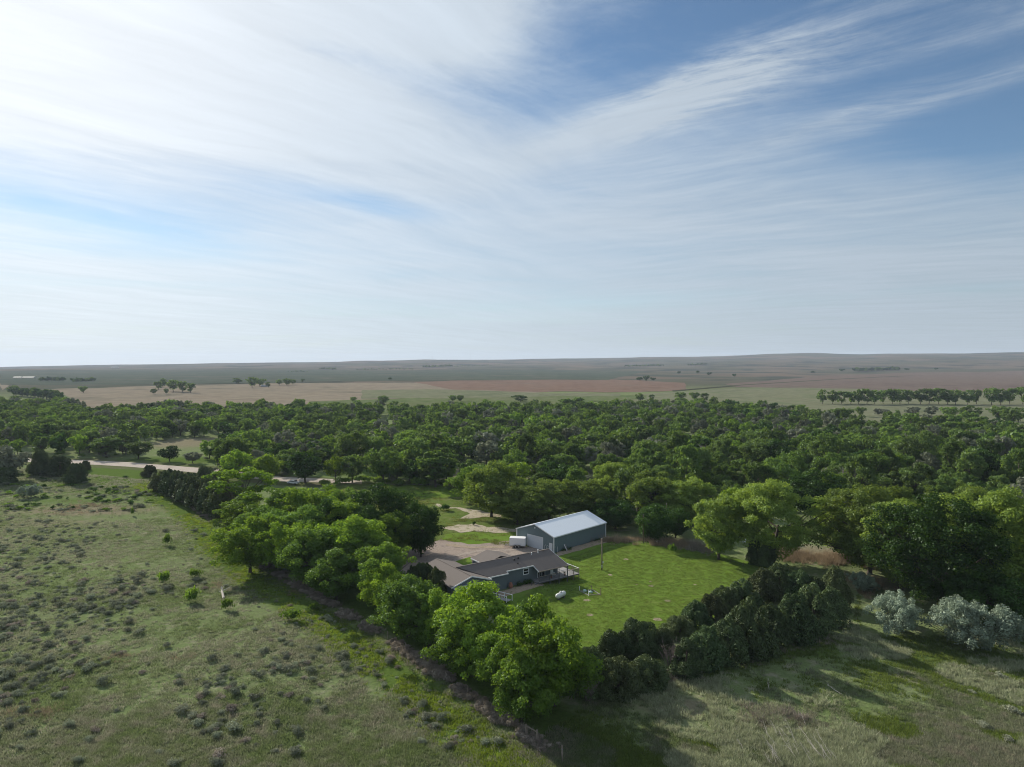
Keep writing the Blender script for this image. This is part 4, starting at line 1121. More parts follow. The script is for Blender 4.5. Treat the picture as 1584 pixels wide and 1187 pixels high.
# car on the far road
car = empty('white_car', at(454, 749.0, .1), math.radians(158), label='white car driving on the gravel road behind the windbreak trees', cat='car')
body = MB()
prof = [(-2.2, .35), (-2.25, .75), (-2.0, .95), (-1.2, 1.0), (-.7, 1.42), (.9, 1.45), (1.6, 1.0), (2.2, .9), (2.25, .4)]
body.poly([(x, -.88, z) for x, z in prof], (0, 1.76, 0)); body.obj('body', M_carw, car, bevel=0.05)
for sy in (-.895, .875): MB().poly([(-1.05, sy, 1.0), (-.65, sy, 1.34), (.85, sy, 1.36), (1.35, sy, 1.02)], (0, .02, 0)).obj('side_window', M_glass, car)
MB().poly([(.98, -.75, 1.40), (1.53, -.78, 1.06), (1.53, .78, 1.06), (.98, .75, 1.40)], (.03, 0, .03)).obj('rear_window', M_glass, car)
MB().poly([(-.78, -.75, 1.38), (-1.16, -.78, 1.06), (-1.16, .78, 1.06), (-.78, .75, 1.38)], (-.03, 0, .03)).obj('windscreen', M_glass, car)
for sx in (-1.4, 1.4):
    for sy in (-.8, .8):
        w_ = MB().tube([(sx, sy - .11, .33), (sx, sy + .11, .33)], [.33, .33], 16).obj('wheel', M_black, car)
        MB().tube([(sx, sy - .12, .33), (sx, sy + .12, .33)], [.19, .19], 10).obj('rim', M_steel, w_)
for sy in (-.7, .7): MB().box(2.24, 2.27, sy - .15, sy + .15, .68, .82).obj('taillight', M_lamp, car); MB().box(-2.28, -2.22, sy - .16, sy + .16, .62, .76).obj('headlight', M_glass, car)

# pale junk beyond the lawn fence
def heap(name, px, py, L, W, Hh, rz, label, cat, mat=M_white):
    e = empty(name, at(px, py), rz, label=label, cat=cat)
    mb = MB(); V = []
    n = 12
    for j, (sc, z) in enumerate(((1.0, 0.05), (1.02, Hh * .45), (.86, Hh * .8), (.45, Hh))):
        for k in range(n): a = 2 * math.pi * k / n; mb.v.append((L / 2 * math.cos(a) * sc * (1 - .15 * math.cos(a)), W / 2 * math.sin(a) * sc, z))
    for j in range(3):
        for k in range(n): mb.f.append((j * n + k, j * n + (k + 1) % n, (j + 1) * n + (k + 1) % n, (j + 1) * n + k))
    mb.f.append(tuple(3 * n + k for k in range(n)))
    mb.obj('cover', mat, e, smooth=True)
    MB().bar((-L * .4, 0, .05), (L * .4, 0, .05), W * .8, .12).obj('base', M_wood, e)
    return e


heap('covered_heap', 1158, 839.5, 3.0, 1.8, 1.0, .4, 'low white covered hull half hidden behind the cottonwoods past the lawn', 'pile')  # two unclear low white shapes, built as tarp-covered heaps
heap('covered_heap', 1052, 822.5, 1.7, 1.1, .55, .3, 'small white covered hull under the dark trees behind the lawn', 'pile')
heap('pale_boulder', 1242, 857.5, 2.6, 1.2, .5, .1, 'flat pale boulder lying in the tan dry grass right of the lawn', 'boulder', M_dead)
bb = empty('barrel', at(1016, 841.5), label='black and white barrel lying at the lawn fence', cat='barrel')
MB().tube([(-.55, 0, .4), (.55, 0, .4)], [.38, .38], 14).obj('body', M_black, bb); MB().tube([(-.2, 0, .4), (.1, 0, .4)], [.4, .4], 14).obj('band', M_white, bb)
rc = empty('red_oddment', at(833, 1100) + Vector((0, 3.0, 9.2)), label='small red feeder showing between the leaves of the corner tree', cat='oddment')  # unidentified small red object, shaped as a roofed box
_o = on_ground(833, 1100)
MB().box(-.3, .3, -.12, .12, 0, .55).obj('body', M_redc, rc); MB().poly([(-.4, -.2, .55), (.4, -.2, .55), (.4, .2, .55), (-.4, .2, .55)], (0, 0, .08)).obj('roof', M_redc, rc)

# ------------------------------------------------------------------ fence along the windbreak
fence = empty('wire_fence', (*FENCE[6], 0), label='sagging wire fence with grey wooden posts along the windbreak', cat='fence')
fo = Vector((*FENCE[6], 0))
pts_ = []
for (ax, ay), (bx, by) in zip(FENCE[3:-1], FENCE[4:]):
    n = max(int(math.hypot(bx - ax, by - ay) / 5.0), 1)
    pts_ += [(ax + (bx - ax) * k / n, ay + (by - ay) * k / n) for k in range(n)]
pts_.append(FENCE[-1])
P3 = [Vector((x, y, gzs(x, y))) for x, y in pts_]
for p in P3:
    tl = Vector((random.uniform(-.06, .06), random.uniform(-.06, .06), 1.35))
    MB().tube([p - fo - Vector((0, 0, .2)), p - fo + tl], [.07, .06], 6).obj('post', M_wood, fence)
for zz in (.45, .85, 1.25):
    mb = MB(); mb.tube([p - fo + Vector((0, 0, zz)) for p in P3], [.007] * len(P3), 4); mb.obj('wire', M_pole, fence)
brc = empty('corner_brace', at(813.8, 1140), label='two thick grey posts joined by a rail where the fence leaves the trees', cat='fence brace')
a_, b_ = Vector((0, 0, 0)), at(830.5, 1149) - at(813.8, 1140)
for q in (a_, b_): MB().tube([q - Vector((0, 0, .2)), q + Vector((0, 0, 1.55))], [.11, .10], 8).obj('post', M_wood, brc)
MB().bar(a_ + Vector((0, 0, 1.35)), b_ + Vector((0, 0, 1.3)), .1).obj('rail', M_wood, brc)
lone = empty('fence_post', at(869.5, 1171), label='single thick grey post at the bottom end of the fence', cat='fence post')
MB().tube([(0, 0, -.2), (0, 0, 1.35)], [.11, .09], 8).obj('post', M_wood, lone); MB().tube([(0, 0, .9), (0, 0, .95)], [.125, .125], 8).obj('wire_loop', M_steel, lone)
lf = gline([(948, 838), (1000, 843), (1050, 849), (1110, 864), (1150, 877), (1185, 886)])
f2 = empty('lawn_fence', (*lf[2], 0), label='thin wire fence between the lawn and the dry grass behind it', cat='fence')
fo = Vector((*lf[2], 0)); P3 = []
for (ax, ay), (bx, by) in zip(lf[:-1], lf[1:]):
    n = max(int(math.hypot(bx - ax, by - ay) / 3.0), 1); P3 += [Vector((ax + (bx - ax) * k / n, ay + (by - ay) * k / n, 0)) for k in range(n)]
for p in P3: MB().tube([p - fo, p - fo + Vector((0, 0, 1.1))], [.035, .03], 5).obj('post', M_pole, f2)
for zz in (.5, 1.0): MB().tube([p - fo + Vector((0, 0, zz)) for p in P3], [.01] * len(P3), 4).obj('wire', M_steel, f2)

# ------------------------------------------------------------------ dead wood
def dead(name, px, py, L, rz, label, seed, thick=.12, tilt=.1, n=5, cat='dead branch'):
    rng = np.random.default_rng(seed); g = at(px, py); g.z = gzs(g.x, g.y)
    e = empty(name, g, rz, label=label, cat=cat)
    tip = Vector((L * math.cos(tilt), 0, L * math.sin(tilt) + .1))
    md = tip * .5 + Vector((0, rng.normal(0, .1), rng.normal(0, .08)))
    MB().tube([(0, 0, .08), md, tip], [thick, thick * .75, thick * .3], 7).obj('stem', M_dead, e)
    for k in range(n):
        s_ = rng.uniform(.35, .9); p = Vector((0, 0, .08)).lerp(tip, s_); q = p + Vector((rng.uniform(.1, .5) * L * .5, rng.normal(0, .25) * L * .6, rng.uniform(0.02, .25) * L * .5))
        MB().tube([p, q], [thick * .4, thick * .12], 5, cap=False).obj('twig', M_dead, e)
    return e


dead('dead_log', 346, 924, 4.6, math.radians(118), 'bleached fallen trunk in the sagebrush field near the first big windbreak tree', 1, .27, .2, 7, 'log')
dead('dead_branch', 1302, 1078, 2.2, math.radians(125), 'forked bleached branch on green grass below the silver shrubs', 2, .05, .25, 6)
for k, (px, py, L, an, tl) in enumerate([(1270, 1172, 2.4, 115, .5), (1255, 1150, 2.2, 110, .45), (1235, 1178, 2.8, 112, .5), (1212, 1183, 2.2, 120, .6), (1288, 1180, 2.2, 118, .6), (1195, 1175, 1.6, 70, .7), (1245, 1120, 1.4, 100, .7), (1190, 1070, 1.5, 80, 1.0), (1150, 1162, 1.3, 110, .5), (1222, 1145, 1.8, 115, .4)]):
    dead('dead_branch', px, py, L, math.radians(an), None, 20 + k, .035, tl, 5)
    bpy.context.scene.objects
LBL = ['long bleached stem leaning across the dead patch at the lower right', 'pale leaning stem behind the longest dead stem', 'longest bleached stem standing over the bottom dead patch', 'pale stem close to the frame bottom in the dead patch',
       'slanted bleached stem right of the dead patch at the frame bottom', 'short upright dead stem left of the dead patch', 'short pale stem standing in tan grass above the dead patch', 'thin upright dead stalk in front of the dark cedars', 'small dead stick alone on green weeds near the frame bottom', 'pale stem lying low in the middle of the dead patch']
k = 0
for o in list(COL.objects):
    if o.name.startswith('dead_branch') and o.parent is None and not o.get('label'):
        o['label'] = LBL[k]; o['group'] = 'dead stems in the near right field'; k += 1

for k in range(26):
    f = random.random(); px, py = 1190 + 100 * f + random.uniform(-12, 12), 1186 - 70 * random.random() * (1 - f * .4)
    o = dead('dead_branch', px, py, random.uniform(1.1, 2.6), math.radians(random.uniform(95, 135)), 'thin bleached stem among the many standing in the dead patch at the lower right', 60 + k, .03, random.uniform(.4, .9), 4)
    o['group'] = 'thin dead stems of the lower right patch'

# ------------------------------------------------------------------ the trees round the yard
WG = 'windbreak trees left of the house'
N_ = NEAR
wb = [
    ('sparse', 0, 375, 806, 722, 88, 'tall thin lime tree with open flat crown at the far end of the windbreak'),
    ('lime', 0, 378, 836, 770, 84, 'light green tree below the thin open-crowned one'),
    ('lime', 1, 387, 886, 800, 82, 'light green tree standing furthest out on the field side of the windbreak'),
    ('mid', 0, 436, 832, 754, 96, 'green tree at the rear of the windbreak just right of the thin open one'),
    ('mid', 1, 428, 868, 790, 82, 'green tree filling the windbreak right of the outermost light one'),
    ('lime', 0, 486, 838, 752, 84, 'rounded light green tree in the windbreak nearest below the white car'),
    ('mid', 2, 476, 872, 785, 84, 'green tree deep inside the windbreak below the white car'),
    ('mid', 0, 535, 836, 758, 74, 'mid-green tree in the rear middle of the windbreak'),
    ('dark', 0, 592, 846, 749, 92, 'dense deep green tree towering at the rear of the windbreak by the drive'),
    ('dark', 1, 560, 862, 780, 74, 'dark tree between the dense rear one and the large spreading one'),
    ('dark', 1, 651, 862, 775, 74, 'rounded dark green tree at the edge of the gravel yard'),
    ('lime', 1, 540, 898, 798, 92, 'large spreading light tree in the middle of the windbreak'),
    ('mid', 1, 484, 906, 818, 84, 'spreading green tree left of the large spreading light one'),
    ('mid', 2, 520, 928, 852, 76, 'low green tree leaning out over the fence brush'),
    ('mid', 0, 590, 934, 843, 84, 'leafy green tree between the gravel yard and the fence'),
    ('mid', 1, 632, 985, 893, 94, 'green tree in front of the garage wing'),
    ('lime', 0, 700, 1008, 914, 72, 'small lime tree just left of the bright lime one by the patio cover'),
    ('lime', 1, 738, 1032, 904, 112, 'bright lime tree hiding the patio cover of the house'),
    ('mid', 2, 722, 1048, 960, 88, 'darker green tree below the bright lime one'),
    ('lime', 0, 836, 1102, 940, 128, 'biggest lime tree at the near corner of the windbreak'),
    ('mid', 0, 806, 1118, 1000, 96, 'low leafy tree on the field side of the corner tree'),
    ('mid', 1, 858, 1092, 985, 84, 'green tree on the lawn side of the corner tree'),
    ('mid', 2, 560, 905, 826, 70, 'green tree tucked behind the tree between the yard and the fence'),
    ('lime', 0, 455, 892, 806, 66, 'light green tree just behind the grey-leaved bush'),
    ('mid', 1, 612, 868, 792, 60, 'green tree between the rounded dark one and the dense rear one'),
    ('lime', 1, 600, 962, 872, 62, 'light green tree just left of the one before the garage wing'),
    ('mid', 0, 664, 1000, 918, 66, 'green tree between the garage wing tree and the lime ones'),
    ('lime', 1, 772, 1068, 955, 84, 'lime tree joining the patio one to the corner tree'),
    ('mid', 1, 405, 850, 784, 66, 'green tree behind the outermost light one'),
    ('lime', 0, 530, 858, 770, 74, 'light tree in the windbreak behind the large spreading one'),
    ('dark', 0, 506, 862, 772, 70, 'dark tree in the shaded core of the windbreak'),
]
for kd, i, px, b, t, w_, lab in wb: place(N_[kd][i], px, b, t, w_ * (1.22 if px != 651 else 1.0), lab, 'windbreak_tree', 'tree', WG)
place(SILV[0], 438, 884, 838, 44, 'small grey-leaved bush at the foot of the windbreak', 'grey_bush', 'bush')
for (px, b, t, w_, lab) in [(655, 912, 874, 44, 'scruffy dark juniper at the corner of the garage roof'), (676, 930, 884, 40, 'scruffy dark juniper in front of the garage roof'), (640, 925, 880, 34, 'dark juniper behind the tree at the garage wing')]:
    place(CED[3], px, b, t, w_, lab, 'juniper', 'juniper')

rt = [
    ('cott', 0, 1112, 866, 766, 80, 'light cottonwood with leaning open crown behind the lawn fence'),
    ('cott', 1, 1196, 872, 744, 122, 'broad light cottonwood beside the blue spruce past the lawn'),
    ('cott', 1, 1345, 888, 752, 138, 'large yellow-green cottonwood leaning left out of the right-hand grove'),
    ('dark', 0, 1452, 946, 768, 172, 'huge dark domed tree behind the silver shrubs'),
    ('cott', 0, 1536, 935, 758, 150, 'tall grey-green cottonwood right of the huge dark tree'),
    ('cott', 1, 1590, 930, 775, 110, 'green cottonwood cut by the right edge of the picture'),
    ('dark', 1, 1530, 972, 880, 110, 'low dark tree between the silver shrubs and the right edge'),
    ('cott', 0, 1400, 880, 754, 110, 'green cottonwood behind the huge dark tree'),
    ('cott', 1, 1392, 912, 774, 120, 'leafy cottonwood filling in front of the yellow-green one beside the huge dark tree'),
    ('cott', 0, 1500, 890, 752, 116, 'light cottonwood rising behind the right side of the huge dark tree'),
    ('cott', 1, 1300, 862, 778, 66, 'small light cottonwood left of the large yellow-green one'),
    ('dark', 1, 952, 818, 771, 66, 'dark green tree rising behind the far end of the metal shop'),
    ('dark', 0, 1012, 838, 780, 62, 'dark tree beside the pole at the far lawn edge'),
    ('dark', 1, 1045, 832, 785, 50, 'dark tree between the two far poles and the light cottonwood'),
    ('dark', 0, 1255, 800, 728, 92, 'dark rounded tree behind the broad light cottonwood'),
    ('dark', 1, 1420, 770, 738, 100, 'flat dark tree behind the yellow-green cottonwood'),
    ('dark', 0, 1490, 775, 742, 90, 'flat dark tree behind the tall grey-green cottonwood'),
    ('cott', 0, 760, 800, 716, 84, 'big cottonwood at the bend of the sand track'),
    ('cott', 2, 800, 812, 745, 84, 'light cottonwood behind the left end of the metal shop'),
    ('cott', 1, 850, 808, 738, 84, 'cottonwood behind the ridge of the metal shop'),
    ('mid', 1, 738, 778, 722, 62, 'round tree left of the big cottonwood at the sand track'),
    ('cott', 0, 905, 806, 742, 76, 'cottonwood behind the right half of the metal shop roof'),
    ('cott', 1, 948, 780, 712, 62, 'tall rounded cottonwood well behind the metal shop'),
    ('cott', 2, 1010, 806, 728, 92, 'grey branchy cottonwood behind the far pole'),
    ('cott', 0, 1065, 812, 740, 76, 'green cottonwood behind the leaning light cottonwood'),
]
for kd, i, px, b, t, w_, lab in rt: place(BIGD if px == 1452 else BIGC[i % 2] if px in (1345, 1536, 1400, 1590, 1196, 1392, 1500) else N_[kd][i], px, b, t, w_ * 1.12, lab, 'cottonwood_tree' if kd == 'cott' else 'tree', 'tree', 'large trees behind the yard')
place(CED[0], 1167, 874, 834, 26, 'small dark blue spruce at the foot of the broad cottonwood', 'spruce', 'spruce')
place(CED[3], 1185, 876, 846, 36, 'dark juniper touching the small blue spruce', 'juniper', 'juniper')
for (px, b, t, w_, i, lab) in [(1384, 980, 922, 86, 0, 'silver-leaved shrub left of the larger silver one'), (1500, 1003, 932, 118, 1, 'largest silver-leaved shrub in the right-hand field'), (1336, 916, 886, 40, 2, 'small pale silver shrub at the foot of the yellow-green cottonwood'), (1578, 985, 945, 40, 2, 'silver shrub at the right edge of the picture')]:
    place(SILV[i], px, b, t, w_, lab, 'silver_shrub', 'shrub', 'silver shrubs at the right-hand grove')

# cedars of the near row
CG = 'cedars along the lower edge of the lawn'
front = [(905, 1066, 1000, 84), (955, 1072, 1012, 92), (1000, 1062, 1006, 80), (1062, 1044, 985, 62), (1092, 1032, 962, 78), (1126, 1022, 948, 78), (1160, 1012, 925, 84), (1194, 1000, 930, 76), (1228, 990, 912, 78), (1258, 978, 902, 72), (1286, 964, 902, 66)]
back = [(950, 1028, 978, 78), (988, 1014, 960, 88), (1022, 1006, 968, 66), (1052, 985, 946, 62), (1075, 975, 932, 64), (1100, 962, 918, 60), (1122, 948, 904, 64), (1148, 940, 890, 70), (1180, 928, 882, 70), (1206, 922, 872, 66), (1235, 928, 878, 66), (1262, 935, 888, 66), (1290, 940, 880, 60)]
lab_f = ['dark bush under the corner tree at the left end of the cedar row', 'widest low cedar near the left end of the front row', 'rounded low cedar left of the bare twiggy bush', 'small cedar just right of the bare twiggy bush', 'pointed cedar second to the right of the twiggy bush', 'greyish cedar in the middle left of the front row',
         'tall broad cedar in the middle of the front row', 'cedar directly right of the tallest front-row cedar', 'dark cedar right of the middle of the front row', 'second last cedar at the right end of the front row', 'last dark cedar at the right end of the front row']
lab_b = ['low cedar at the left tip of the lawn-side row', 'broad dark cedar bordering the lowest corner of the lawn', 'cedar behind the bare twiggy bush', 'small round cedar standing alone in the gap beside the lawn', 'lawn-side cedar just right of the gap', 'fourth cedar from the gap on the lawn side', 'reddish-tinged cedar on the lawn side',
         'peaked cedar at the middle of the lawn side', 'rough cedar on the lawn side below the cottonwoods', 'topmost cedar of the row seen against the shaded grass', 'cedar right of the topmost one', 'cedar near the right end of the lawn side', 'last cedar on the lawn side at the dry brush']
for k, (px, b, t, w_) in enumerate(front): place(CED[3 if k < 3 else k % 3], px, b, t + 9 + (k % 3) * 3, w_, lab_f[k], 'cedar_tree', 'cedar', CG)
for k, (px, b, t, w_) in enumerate(back): place(CED[3 if k < 4 else (k + 1) % 4], px, b, t + 3 + (k * 5 % 4) * 2.5, w_ * .94, lab_b[k], 'cedar_tree', 'cedar', CG)
# hedge of cedars at the far left of the windbreak
hg = []
for k in range(16):
    f = k / 15; hg.append((248 + 98 * f, 760 + 44 * f, 731 + 24 * f, 34 + 8 * f))
for k in range(11):
    f = k / 10; hg.append((262 + 98 * f, 750 + 40 * f, 728 + 24 * f, 34 + 8 * f))
for k, (px, b, t, w_) in enumerate(hg):
    end = 'field-side' if k < 16 else 'inner'
    if k in (0, 16): lab = 'first cedar at the road end of the %s hedge row' % end
    elif k in (15, 26): lab = 'last cedar of the %s hedge row next to the windbreak' % end
    else: lab = '%s cedar from the road end of the %s hedge row' % (['first', 'second', 'third', 'fourth', 'fifth', 'sixth', 'seventh', 'eighth', 'ninth', 'tenth', 'eleventh', 'twelfth', 'thirteenth', 'fourteenth', 'fifteenth', 'sixteenth'][k if k < 16 else k - 16], end)
    place(HEDGE[k % 3], px, b + random.uniform(-1, 1), t + random.uniform(-2, 1), w_, lab, 'hedge_cedar', 'cedar', 'cedars of the %s hedge row' % end)
for (px, b, t, w_, lab) in [(318, 752, 724, 36, 'dark bushy cedar behind the hedge near the road'), (340, 758, 730, 30, 'dark bushy cedar just before the thin lime tree'), (232, 738, 721, 24, 'low dark bush at the verge above the hedge'),
                            (119, 747, 719, 36, 'dark rounded cedar alone in the green hollow'), (93, 736, 708, 44, 'wide dark cedar left of the lone rounded one'), (68, 732, 706, 30, 'dark cedar leading the group near the left edge'), (133, 727, 714, 16, 'small dark cedar just below the road'),
                            (10, 747, 725, 40, 'dark thicket at the foot of the leaning tree at the left edge'), (62, 734, 700, 34, 'dark tree at the gap where the road disappears')]:
    place(CED[3], px, b, t, w_, lab, 'cedar_bush', 'cedar')
place(MIDG[0], 8, 742, 686, 66, 'grey-green tree at the left edge beside the road', 'tree', 'tree')
place(SILV[1], 48, 769, 751, 30, 'round silvery bush in the hollow at the left', 'silvery_bush', 'bush')
for (px, b, t, w_, lab) in [(205, 798, 783, 7, 'tiny green sapling in the bright patch of the far field'), (258, 843, 822, 18, 'small green sapling alone in the sagebrush field'), (256, 903, 881, 26, 'bright leafy bush left of the fallen trunk'), (301, 893, 876, 24, 'bright leafy bush above the fallen trunk'),
                            (296, 930, 906, 32, 'bright leafy bush left below the fallen trunk'), (351, 943, 922, 24, 'bright leafy bush at the thick end of the fallen trunk'), (452, 962, 942, 34, 'wide leafy bush in the sagebrush near the fence'), (485, 946, 932, 20, 'small leafy bush near the fence brush'),
                            (1039, 857, 838, 16, 'young yellow-green tree on the lawn by the fence')]:
    g = at(px, b); q = w_ * g.y / FPX / 2.2
    o = link_mesh('leafy_bush', dome_shrub('leafy_bush', 1, 1.3, 420, .15, L_mid, 700 + px, 12)); o.location = (g.x, g.y, gzs(g.x, g.y)); o.scale = (q, q, (b - t) * g.y / FPX / 1.3 * 1.05)
    tag(o, lab, 'bush', 'small leafy bushes in the fields')
# bare twiggy bush
def twiggy(px, b, t, w_, label, seed):
    g = at(px, b); H = (b - t) * g.y / FPX; W = w_ * g.y / FPX
    rng = np.random.default_rng(seed); mb = MB(); mb2 = MB()
    for k in range(34):
        a = rng.uniform(0, 6.28); r = rng.uniform(.1, .5) * W; z = H * rng.uniform(.6, 1)
        p0 = Vector((r * .15 * math.cos(a), r * .15 * math.sin(a), 0)); p1 = Vector((r * .6 * math.cos(a), r * .6 * math.sin(a), z * .6)); p2 = Vector((r * math.cos(a + .2), r * math.sin(a + .2), z))
        mb.tube([p0, p1, p2], [.045, .03, .012], 4, cap=False)
        for q in range(7):
            s_ = p1.lerp(p2, rng.random()); e_ = s_ + Vector((rng.normal(0, .35), rng.normal(0, .35), rng.uniform(.1, .6)))
            mb2.tube([s_, e_], [.018, .008], 3, cap=False)
    e = empty('bare_bush', g, label=label, cat='bush')
    m = leafless
    mb.obj('stems', m, e); tag(mb2.obj('twigs', m, e), kind='stuff')


leafless = solid('bare_twigs', (0.21, 0.17, 0.15), .9, 0, 4, .2)
twiggy(1038, 1040, 988, 38, 'bare purplish twiggy bush in front of the cedar row', 5)
twiggy(910, 1085, 1050, 36, 'low bare brush at the foot of the corner tree', 6)

# ------------------------------------------------------------------ river woodland
UPPER = [(-200, 628), (0, 628), (100, 632), (150, 645), (230, 637), (450, 637), (600, 641), (800, 638), (1000, 633), (1100, 634), (1230, 645), (1300, 655), (1450, 660), (1584, 664), (1800, 664)]
LOWER = [(-200, 704), (0, 704), (60, 703), (200, 709), (330, 716), (345, 732), (430, 735), (500, 736), (560, 742), (600, 748), (640, 752), (700, 756), (730, 768), (745, 790), (800, 800), (900, 800), (960, 800), (1040, 806), (1120, 800), (1230, 785), (1300, 790), (1450, 800), (1584, 820), (1800, 850)]
CLEAR = [(285, 696, 52, 17), (240, 706, 40, 6), (545, 668, 70, 7), (735, 736, 46, 16), (1180, 746, 56, 9), (920, 738, 44, 6), (300, 702, 24, 12), (700, 700, 18, 6), (1395, 694, 46, 6), (430, 664, 34, 5), (560, 728, 14, 9), (640, 700, 16, 6), (860, 700, 20, 4), (1060, 690, 24, 4), (1290, 720, 30, 6), (1480, 730, 34, 6), (600, 652, 30, 2.5), (1150, 660, 34, 3), (150, 668, 34, 4)]
ux, uy = zip(*UPPER); lx, ly = zip(*LOWER)
rng = np.random.default_rng(3)
cand = []
Yc = 190.0
while Yc < 760:
    sp = 8.6 if Yc < 330 else 9.4
    xs = np.arange(-1.0 * Yc, 1.0 * Yc, sp)
    for x in xs:
        px_, py_ = x + rng.uniform(-.42, .42) * sp, Yc + rng.uniform(-.42, .42) * sp
        u, v = proj((px_, py_, 0))
        if v < np.interp(u, ux, uy) or v > np.interp(u, lx, ly): continue
        if any(((u - c[0]) / c[2]) ** 2 + ((v - c[1]) / c[3]) ** 2 < 1 for c in CLEAR): continue
        if 1250 < u and v < 672 and rng.random() < .45: continue
        if wob(px_, py_, .035, 9) > 0.8: continue
        cand.append((px_, py_, u, v))
    Yc += sp
cand.sort(key=lambda c: -c[3])
inview = [c for c in cand if -20 < c[2] < 1604]
outv = [c for c in cand if not (-20 < c[2] < 1604)]
GR = {
    'a': ('cottonwood in the thick woodland beyond the road', 'woodland trees beyond the gravel road'),
    'b': ('cottonwood in the woodland between the car and the sand track', 'woodland edge trees past the white car'),
    'c': ('cottonwood in the woodland behind the metal shop', 'woodland trees behind the metal shop'),
    'd': ('cottonwood in the woodland behind the lawn fence', 'woodland trees behind the lawn'),
    'e': ('cottonwood in the woodland behind the huge dark tree', 'woodland trees behind the right-hand grove')}
NIND = 250
for k, (x, y, u, v) in enumerate(inview[:NIND]):
    zone = 'a' if u < 345 else 'b' if u < 720 else 'c' if u < 990 else 'd' if u < 1260 else 'e'
    lab, grp = GR[zone]
    r = rng.random()
    if r < .70: tpl = MID[k % 6]; col = 'mid-green '
    elif r < .78: tpl = MIDD[k % 2]; col = 'dark green '
    elif r < .92: tpl = MIDG[k % 2]; col = 'grey-green '
    else: tpl = MIDL[k % 2]; col = 'yellow-green '
    s_ = rng.uniform(.55, 1.2); hz_ = s_ * rng.uniform(.75, 1.35)
    form = 'tall ' if hz_ > 1.12 else 'low ' if hz_ < .68 else 'broad ' if s_ > 1.0 else 'slender ' if s_ < .68 else 'round '
    deep = 'nearer' if v > {'a': 702, 'b': 722, 'c': 760, 'd': 765, 'e': 765}[zone] else 'deeper'
    lab = lab.replace('in the woodland', 'in the %s woodland' % deep).replace('in the thick woodland', 'in the %s thick woodland' % deep)
    e = empty('woodland_tree', (x, y, 0), rng.uniform(0, 6.28), (s_, s_, hz_), form + col + lab, 'tree', grp)
    link_mesh('trunk', tpl[1], e); link_mesh('crown', tpl[0], e)
rest = inview[NIND:] + outv
P = np.array([(c[0], c[1], 0.0) for c in rest])
sc_ = rng.uniform(.5, 1.15, len(P)) * (1 + .12 * wob(P[:, 0], P[:, 1], .02, 12))
far_v = [join_two('far_tree_kind_%d' % i, f[0], f[1]) for i, f in enumerate(FAR)]
dark_v = join_two('far_tree_kind_dark', FARD[0], FARD[1])
scatter('woodland', P, sc_, [far_v[0], far_v[1], far_v[2], far_v[3], far_v[0], far_v[1], far_v[4], dark_v], 'dense cottonwood woodland filling the river valley', 'woodland', seed=4, zscl=sc_ ** .6 * rng.uniform(.75, 1.2, len(P)))
# undergrowth between the trunks
U_ = []
for (x, y, u, v) in inview[:700]:
    if rng.random() < .7: U_.append((x + rng.uniform(-5, 5), y - rng.uniform(1, 6), 0))
brush_kinds = [dome_shrub('undergrowth_bush_%d' % i, 1.6, 1.9, 260, .28, [L_dark, L_mid, L_grey][i], 200 + i) for i in range(3)]
scatter('undergrowth', np.array(U_), rng.uniform(.6, 1.5, len(U_)), brush_kinds, 'low bushes growing between the woodland trunks', 'undergrowth', seed=5)

for kd, i, px, b, t, w_, lab in [(MIDL, 0, 368, 741, 696, 56, 'rounded light tree just beyond the road before the thin lime tree'), (MIDL, 1, 412, 743.5, 701, 50, 'light tree right of the rounded one beyond the road'), (MIDD, 0, 472, 747.5, 699, 66, 'dark tree standing directly behind the white car'), (MIDL, 0, 519, 746, 705, 36, 'narrow light tree right of the white car by the road'),
                               (MID, 1, 545, 747, 703, 40, 'pointed green tree beside the narrow light one by the road'), (MID, 3, 593, 749, 692, 74, 'large forked green tree between the road and the thicket'), (MIDD, 1, 640, 748, 712, 40, 'dark tree right of the large forked one'), (MID, 5, 674, 754, 698, 70, 'broad green tree at the head of the green hollow'), (MID, 0, 214, 710.5, 682, 40, 'green tree hanging over the far verge of the road'), (MIDD, 0, 262, 714, 690, 34, 'dark tree behind the road verge'), (MID, 2, 165, 707.5, 674, 46, 'tall green tree behind the road near the left edge'), (MIDG, 0, 298, 717, 698, 28, 'grey-green bushy tree by the road clearing')]:
    place(kd[i], px, b, t, w_, lab, 'roadside_tree', 'tree', 'trees along the gravel road')


def snag(px, b, t, label, seed):
    g = at(px, b); H = (b - t) * g.y / FPX; r_ = np.random.default_rng(seed)
    e = empty('dead_tree', g, label=label, cat='dead tree')
    MB().tube([(0, 0, -.2), (.1, 0, H * .5), (-.1, .1, H)], [.3, .2, .05], 6).obj('trunk', M_bark2, e)
    mb = MB()
    for k in range(22):
        z = H * r_.uniform(.3, .95); a = r_.uniform(0, 6.28); L = (H - z) * .5 + 1.0
        p = Vector((0, 0, z)); q = p + Vector((math.cos(a) * L, math.sin(a) * L, L * r_.uniform(.4, 1.1))); mb.tube([p, q], [.09, .03], 4, cap=False)
        for j in range(4): s2 = p.lerp(q, r_.uniform(.3, 1)); mb.tube([s2, s2 + Vector((r_.normal(0, .8), r_.normal(0, .8), r_.uniform(.2, 1.2)))], [.035, .015], 3, cap=False)
    tag(mb.obj('branches', M_bark2, e), kind='stuff')


